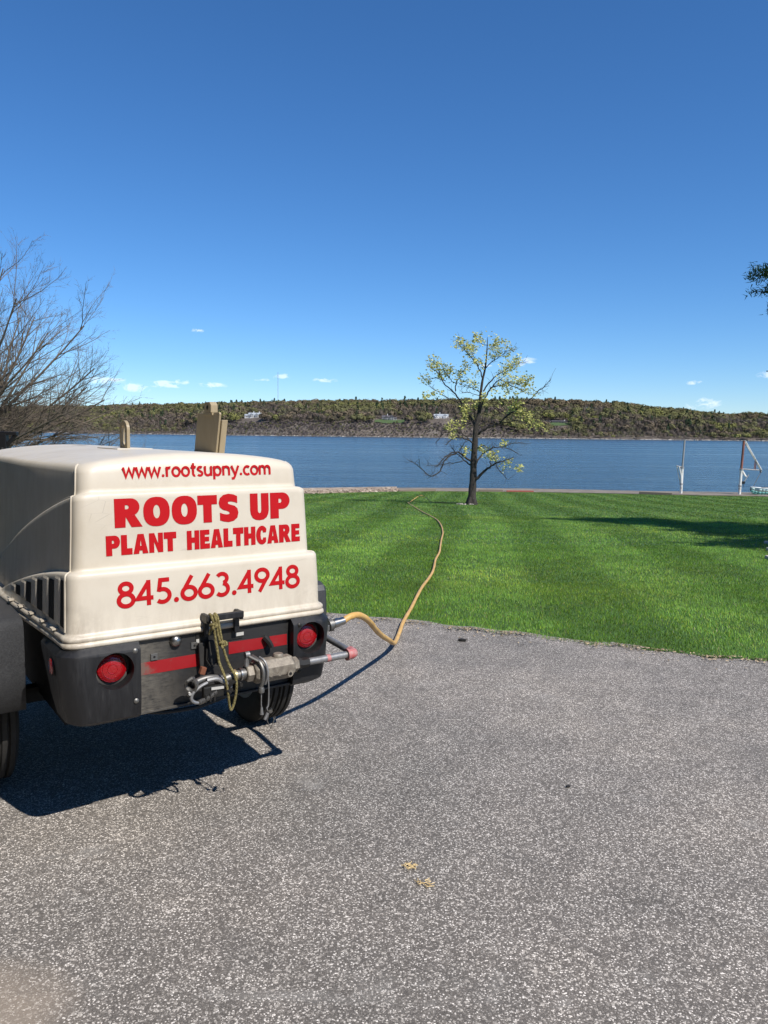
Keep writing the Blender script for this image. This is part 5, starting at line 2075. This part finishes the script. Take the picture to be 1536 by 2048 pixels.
MB().tube([(.199, LY - .066, .480), (.207, LY - .044, .480)], .008, 10).build('lock_pin', 'chrome', comp, True)
MB().tube([(.193, LY - .054, .472), (.178, LY - .054, .446)], .007, 8).build('lock_pin', 'galv', comp, True)
MB().tube([(.196, LY - .054, .468), (.190, LY - .052, .438), (.207, LY - .050, .402), (.222, LY - .05, .434), (.219, LY - .05, .446), (.229, LY - .05, .446), (.222, LY - .05, .434)], .0022, 6).build('wire_clip', 'zinc', comp, True)

# ---- running gear -----------------------------------------------
MB().box((0, 1.25, .64), (.92, 1.9, .33)).build('chassis', 'chassis', comp)
MB().box((0, .99, .36), (1.22, .07, .07)).build('axle', 'chassis', comp)
for sgn in (-1, 1):
    MB().box((sgn * .42, 1.35, .425), (.07, 1.8, .11)).build('frame_rail', 'chassis', comp)
# drawbar out of sight in front
MB().box((0, 2.9, .50), (.11, 1.3, .11)).build('drawbar', 'chassis', comp)
MB().tube([(0, 3.2, .0), (0, 3.2, .62)], .035, 10).build('jack_stand', 'galv', comp, True)
MB().box((0, 3.2, .012), (.18, .18, .02)).build('jack_foot', 'galv', comp)


def wheel(x):
    TR_, TW = .335, .19
    w = TW / 2
    prof = [(.20, -w * .92), (.25, -w * 1.0), (.295, -w * .98), (.320, -w * .86)]
    gro = np.linspace(-.76, .76, 31)
    for i, g in enumerate(gro):
        deep = .323 if i in (5, 6, 12, 13, 17, 18, 24, 25) else .335
        prof.append((deep - .003 * abs(g) ** 3, g * w))
    prof += [(.320, w * .86), (.295, w * .98), (.25, w), (.20, w * .92)]
    ty = MB().lathe(prof, 48, 'X', (x, .99, TR_), caps=False).build('tyre', 'rubber', None, True)
    ty.data.set_sharp_from_angle(angle=R(30))
    rm = MB().lathe([(.205, -w * .9), (.19, -w * .7), (.185, w * .3), (.10, w * .45), (.06, w * .6), (.055, w * .85), (.001, w * .9)], 32, 'X', (x, .99, TR_)).build('rim', 'rim', None, True)
    return ty, rm


for sgn in (-1, 1):
    wr = empty('wheel', (0, 0, 0))
    wr.parent = comp
    for ob in wheel(sgn * .682):
        ob.parent = wr

# fenders
for sgn in (-1, 1):
    prof = [(.505, .45), (.497, .62), (.50, .795), (.515, .822), (.55, .835), (.93, .842), (1.30, .835), (1.345, .82), (1.36, .79), (1.36, .45)]
    xi, xo = .592, .865
    vs_, fs_ = [], []
    for (y, z) in prof:
        vs_ += [(sgn * xi, y, z), (sgn * (xo - .02), y, z), (sgn * xo, y + (.018 if y < .93 else -.018), z - .012)]
    k = len(prof)
    for i in range(k - 1):
        for q in range(2):
            fs_.append((3 * i + q, 3 * i + q + 1, 3 * i + q + 4, 3 * i + q + 3))
    # outer skirt
    base = len(vs_)
    for (y, z) in prof:
        vs_.append((sgn * xo, min(max(y, .52), 1.34), max(z - .10, .45) if .52 < y < 1.34 else z - .012))
    ob = MB().add(vs_, fs_).build('fender', 'fender', comp, True)
    ob.data.set_sharp_from_angle(angle=R(25))
    md = ob.modifiers.new('thick', 'SOLIDIFY')
    md.thickness = .008
    MB().prism([(.52, .80), (.93, .83), (1.34, .80), (1.34, .60), (1.25, .66), (.93, .74), (.62, .66), (.52, .60)], sgn * (xo - .014), sgn * (xo - .004), lambda a, b, z: (z, a, b)).build('fender_skirt', 'fender', comp)

# ---- things on the roof ------------------------------------------
# lifting eye: plate with a long slot, seen almost edge on
ring_o = [(.058 * math.cos(R(a)), .094 + .044 * math.sin(R(a))) for a in range(0, 181, 15)]
outer = [(.058, 0)] + ring_o + [(-.058, 0)]
inner = [(.026 * math.cos(R(a)), .096 + .020 * math.sin(R(a))) for a in range(0, 181, 20)] + [(.026 * math.cos(R(a)), .036 + .020 * math.sin(R(a))) for a in range(180, 361, 20)]
lp = [[Vector((p[0], p[1], 0)) for p in outer], [Vector((p[0], p[1], 0)) for p in inner]]
tri = tessellate_polygon(lp)
flat = [p for L_ in lp for p in L_]
mb_ = MB()
th = .014
nf = len(flat)
vs_ = [(p.x, -th / 2, p.y) for p in flat] + [(p.x, th / 2, p.y) for p in flat]
fs_ = [tuple(t_) for t_ in tri] + [tuple(i + nf for i in reversed(t_)) for t_ in tri]
no, ni_ = len(outer), len(inner)
for i in range(no):
    j = (i + 1) % no
    fs_.append((i, j, j + nf, i + nf))
for i in range(ni_):
    j = (i + 1) % ni_
    fs_.append((no + i, no + j, no + j + nf, no + i + nf))
mb_.add(vs_, fs_)
eye = mb_.build('lifting_eye', 'flap', comp)
eye.location = (-.035, .92, 1.517)
eye.rotation_euler = (0, 0, R(90))

# raised exhaust flap on the right of the roof
fl = empty('exhaust_flap', (.262, .655, 1.447))
fl.parent = comp
fl.rotation_euler = (0, 0, R(-2))
YZ = lambda a_, b_, z_: (z_, a_, b_)
MB().prism([(.145, -.01), (-.140, -.01), (-.212, .238), (-.206, .246), (.073, .246)], -.005, .005, YZ).build('flap_plate', 'flap', fl, bevel=.002)
MB().prism([(.125, -.01), (-.150, -.01), (-.214, .212), (.06, .212)], .007, .035, YZ).build('flap_channel', 'flap', fl, bevel=.003)
MB().prism([(-.048, .0), (.040, 0), (.040, .036), (.026, .050), (-.030, .050), (-.048, .036)], -.012, .022, lambda a_, b_, z_: (z_, a_ - .075, b_ + .246)).build('flap_tab', 'flap', fl, bevel=.003)
MB().lathe([(.011, -.0135), (.001, -.0137)], 12, 'X', (0, -.079, .270)).build('tab_hole', 'dark', fl)
MB().box((-.008, -.075, .240), (.010, .13, .010)).build('tab_weld', 'flap', fl)

# ---- outlet and hose ---------------------------------------------
ux = MB().tube([(.46, .30, .655), (.70, .30, .66)], .017, 12).build('outlet_pipe', 'black_iron', comp, True)
MB().tube([(.70, .30, .66), (.745, .30, .664)], .027, 6).build('outlet_union', 'black_iron', comp)
MB().box((.722, .30, .66), (.024, .066, .030)).build('outlet_lug', 'zinc', comp, bevel=.004)
MB().tube([(.745, .30, .665), (.765, .30, .668)], .030, 12).build('outlet_ring', 'zinc', comp, True)

O_ = Vector((-.700, 3.028, 0))


def W(p):
    c, s_ = math.cos(YAW), math.sin(YAW)
    return Vector((O_.x + p[0] * c - p[1] * s_, O_.y + p[0] * s_ + p[1] * c, p[2]))


hose = empty('air_hose', (0.1, 5.9, 0))
tag(hose, 'yellow air hose running from the compressor across the lawn to the maple', 'hose')
hp = [W((.83, .30, .676)), W((.875, .302, .692)), (-.129, 3.84, .686), (-.099, 3.94, .651), (-.069, 4.09, .586), (-.039, 4.36, .475), (-.001, 4.72, .344), (.043, 5.10, .215), (.082, 5.50, .085),
      (.105, 5.80, .030), (.135, 6.08, .018), (.165, 6.35, .02)]
lawn_pts = [(.20, 6.62), (.27, 7.15), (.35, 7.75), (.43, 8.35), (.53, 9.01), (.62, 9.65), (.68, 10.21), (.76, 11.1), (.89, 12.16), (.99, 13.3), (1.09, 14.46), (1.18, 15.4), (1.26, 16.29), (1.34, 17.5), (1.40, 18.65),
            (1.45, 20.1), (1.47, 21.53), (1.42, 23.04), (1.29, 25.74), (1.17, 30.05), (1.06, 33.9)]
for (x, y) in lawn_pts:
    hp.append((x, y, float(zl(y)) + .035 + rnd.uniform(0, .012)))
hp += [(1.16, 34.6, float(zl(34.6)) + .05), (1.40, 35.0, float(zl(35)) + .20), (1.66, 35.3, float(zl(35.3)) + .34), (1.90, 35.2, float(zl(35.2)) + .26), (2.15, 34.9, float(zl(34.9)) + .06)]
hp += [(2.6, 34.6, float(zl(34.6)) + .05), (3.0, 34.2, float(zl(34.2)) + .05), (3.45, 33.7, float(zl(33.7)) + .06), (3.6, 33.3, float(zl(33.3)) + .05)]
c0_ = Vector((0.1, 5.9, 0))
path = [Vector(p) - c0_ for p in hp]
path = smooth_path(path, 7)
MB().tube(path, [.0165 + .0006 * math.sin(i * .9) for i in range(len(path))], 12).build('hose_line', 'hose', hose, True)
fp = [W((.745, .30, .665)) - c0_, W((.775, .30, .669)) - c0_, W((.80, .30, .672)) - c0_, W((.835, .30, .6765)) - c0_]
MB().tube([fp[0], fp[1]], .022, 10).build('hose_claw', 'zinc', hose, True)
MB().tube([fp[1], fp[2]], .0235, 12).build('hose_collar', 'chrome', hose, True)
MB().tube([fp[2], fp[3]], .0200, 14).build('hose_ferrule', 'chrome', hose, True)
for q in (-1, 1):
    a = W((.752, .30 + .0, .665 + q * .024)) - c0_
    b = W((.778, .30, .669 + q * .030)) - c0_
    MB().tube([a, b], .008, 8).build('claw_lug', 'zinc', hose, True)

# rope tied to the latch handle: a thing of its own
rope = empty('rope', W((.02, -.085, .88)))
tag(rope, 'olive green knotted rope looped over the black latch handle', 'rope')
rope.rotation_euler = (0, 0, YAW)


def RP(x, z, y=-.085):
    return Vector((x - .02, y + .085, z - .88))


RA = [RP(-.016, .886, -.070), RP(-.018, .875), RP(-.012, .851), RP(-.007, .803, -.083), RP(.001, .747, -.086), RP(.006, .699, -.092), RP(.016, .645, -.122), RP(.027, .584, -.122), RP(.038, .53, -.110), RP(.046, .505, -.106),
      RP(.056, .514, -.104), RP(.066, .556, -.108), RP(.066, .609, -.118), RP(.060, .645, -.116), RP(.048, .680, -.094), RP(.034, .722, -.088), RP(.024, .764, -.086), RP(.013, .824, -.084), RP(.006, .872, -.082), RP(.004, .889, -.070)]
MB().tube(smooth_path(RA, 6), .0053, 8).build('rope_loop', 'rope', rope, True)
for (xa, xb) in ((-.017, .0), (.004, .010)):
    RB = [RP(xa, .886, -.070), RP(xa + .001, .889, -.056), RP(xa + .002, .880, -.046), RP(xa + .006, .850, -.040)]
    MB().tube(smooth_path(RB, 5), .0053, 8).build('rope_strand', 'rope', rope, True)
RC = [RP(-.004, .889, -.066), RP(-.002, .872, -.080), RP(.004, .83, -.080), RP(.010, .79, -.084), RP(.020, .772, -.088)]
MB().tube(smooth_path(RC, 5), .0053, 8).build('rope_strand', 'rope', rope, True)
MB().tube(smooth_path([RP(-.012, .85, -.08), RP(-.022, .83, -.076), RP(-.024, .812, -.07)], 5), .0053, 8).build('rope_tail', 'rope', rope, True)


def knot(c, r_):
    pts = []
    for i in range(40):
        a = 2 * math.pi * i / 40
        pts.append(c + Vector(((math.sin(a) + 2 * math.sin(2 * a)) * r_ / 3, -math.sin(3 * a) * r_ / 2.2, (math.cos(a) - 2 * math.cos(2 * a)) * r_ / 3)))
    MB().tube(pts, .0056, 8, closed=True).build('knot', 'rope', rope, True)


knot(RP(-.014, .848, -.088), .013)
knot(RP(.022, .770, -.092), .014)

# ================================================================== other small things
# black steel rack beyond the compressor at the left edge
rk = empty('steel_rack', (-3.45, 7.0, 0))
tag(rk, 'black steel frame with diagonal brace behind the compressor at left', 'rack')
MB().box((0, 0, .785), (.065, .065, 1.57)).build('post', 'black_paint', rk, bevel=.005)
MB().box((-.55, 0, 1.585), (1.35, .05, .03), Matrix.Rotation(R(1.0), 3, 'Y')).build('top_rail', 'black_paint', rk, bevel=.004)
MB().tube([(.02, 0, 1.46), (.115, 0, 1.57)], .020, 6).build('brace', 'black_paint', rk)
MB().box((-1.15, 0, .79), (.065, .065, 1.58)).build('post', 'black_paint', rk, bevel=.005)
MB().box((-.57, 0, 1.42), (1.1, .04, .03)).build('lower_rail', 'black_paint', rk, bevel=.004)
MB().lathe([(.012, -.034), (.012, -.042), (.002, -.045)], 10, 'Y', (.0, 0, 1.44)).build('bolt', 'chrome', rk, True)

# straw tufts and crumbs on the asphalt
for i, (x, y, n_) in enumerate(((.115, 2.71, 26), (.16, 2.60, 18))):
    mb_ = MB()
    for k in range(n_):
        a = rnd.uniform(0, 6.28)
        c = Vector((rnd.gauss(0, .016), rnd.gauss(0, .009), .004 + rnd.uniform(0, .006)))
        d = Vector((math.cos(a), math.sin(a), rnd.uniform(-.1, .25))) * rnd.uniform(.006, .018)
        mb_.tube([c - d, c + d], .0014, 3)
    o = mb_.build('dry_grass_tuft', 'straw', None, fix=False)
    o.location = (x, y, .003)
    tag(o, ['tuft of dry straw on the asphalt, the farther of two', 'tuft of dry straw on the asphalt, the nearer of two'][i], 'straw', 'straw tufts on the asphalt')
for i, (x, y, s_) in enumerate(((.63, 5.88, .035), (.855, 3.385, .014))):
    prof = [(math.cos(k * 1.047) * s_ * rnd.uniform(.6, 1.2), math.sin(k * 1.047) * s_ * rnd.uniform(.35, .8)) for k in range(6)]
    o = MB().prism(prof, 0, s_ * .5).build('bark_chip', 'debris', None, bevel=.002)
    o.location = (x, y, .002)
    tag(o, ['black bark chip on the asphalt near the lawn edge', 'small black chip on the open asphalt at right'][i], 'debris')

# added hedge, out of view at left, blocks sky light to deepen the shade
hedge = empty('sky_block_hedge', (-5.25, -2.0, 0))
tag(hedge, 'added unseen dark hedge blocking sky light left of the compressor', 'hedge')
hr = np.random.default_rng(9)
n = 22000
hy = hr.uniform(-9.5, 11.5, n)
hz = hr.uniform(0.05, 1, n) ** .85 * (8.0 + .5 * np.sin(hy * 1.9) + .35 * np.sin(hy * 4.3))
hx = hr.choice([-1, 1], n) * (1.0 - .06 * hz) * hr.uniform(.6, 1.0, n) + .12 * np.sin(hy * 5 + hz * 3) - .09 * hy
V_, F_, tn = leaf_faces(np.stack([hx, hy, hz], 1), .17, (.020, .045, .018), 8, .5)
ob = raw('foliage', V_, F_, 'needle', hedge, tn)
tag(ob, kind='stuff')
mb_ = MB()
for k in range(12):
    yy = -9 + k * 1.63
    mb_ = MB().tube([(-.09 * yy, yy, -.1), (-.09 * yy + .05, yy, 2.4), (-.09 * yy, yy + .1, 6.8)], [.09, .07, .03], 7)
    mb_.build('stem', 'bark', hedge, True)

back = copy_tree(hedge)  # second added hedge, unseen, cuts sky fill so the shadows go darker
back.location = (-1.2, -7.2, 0)
back.rotation_euler = (0, 0, R(90))
tag(back, 'added unseen dark hedge blocking sky light behind the viewpoint', 'hedge')
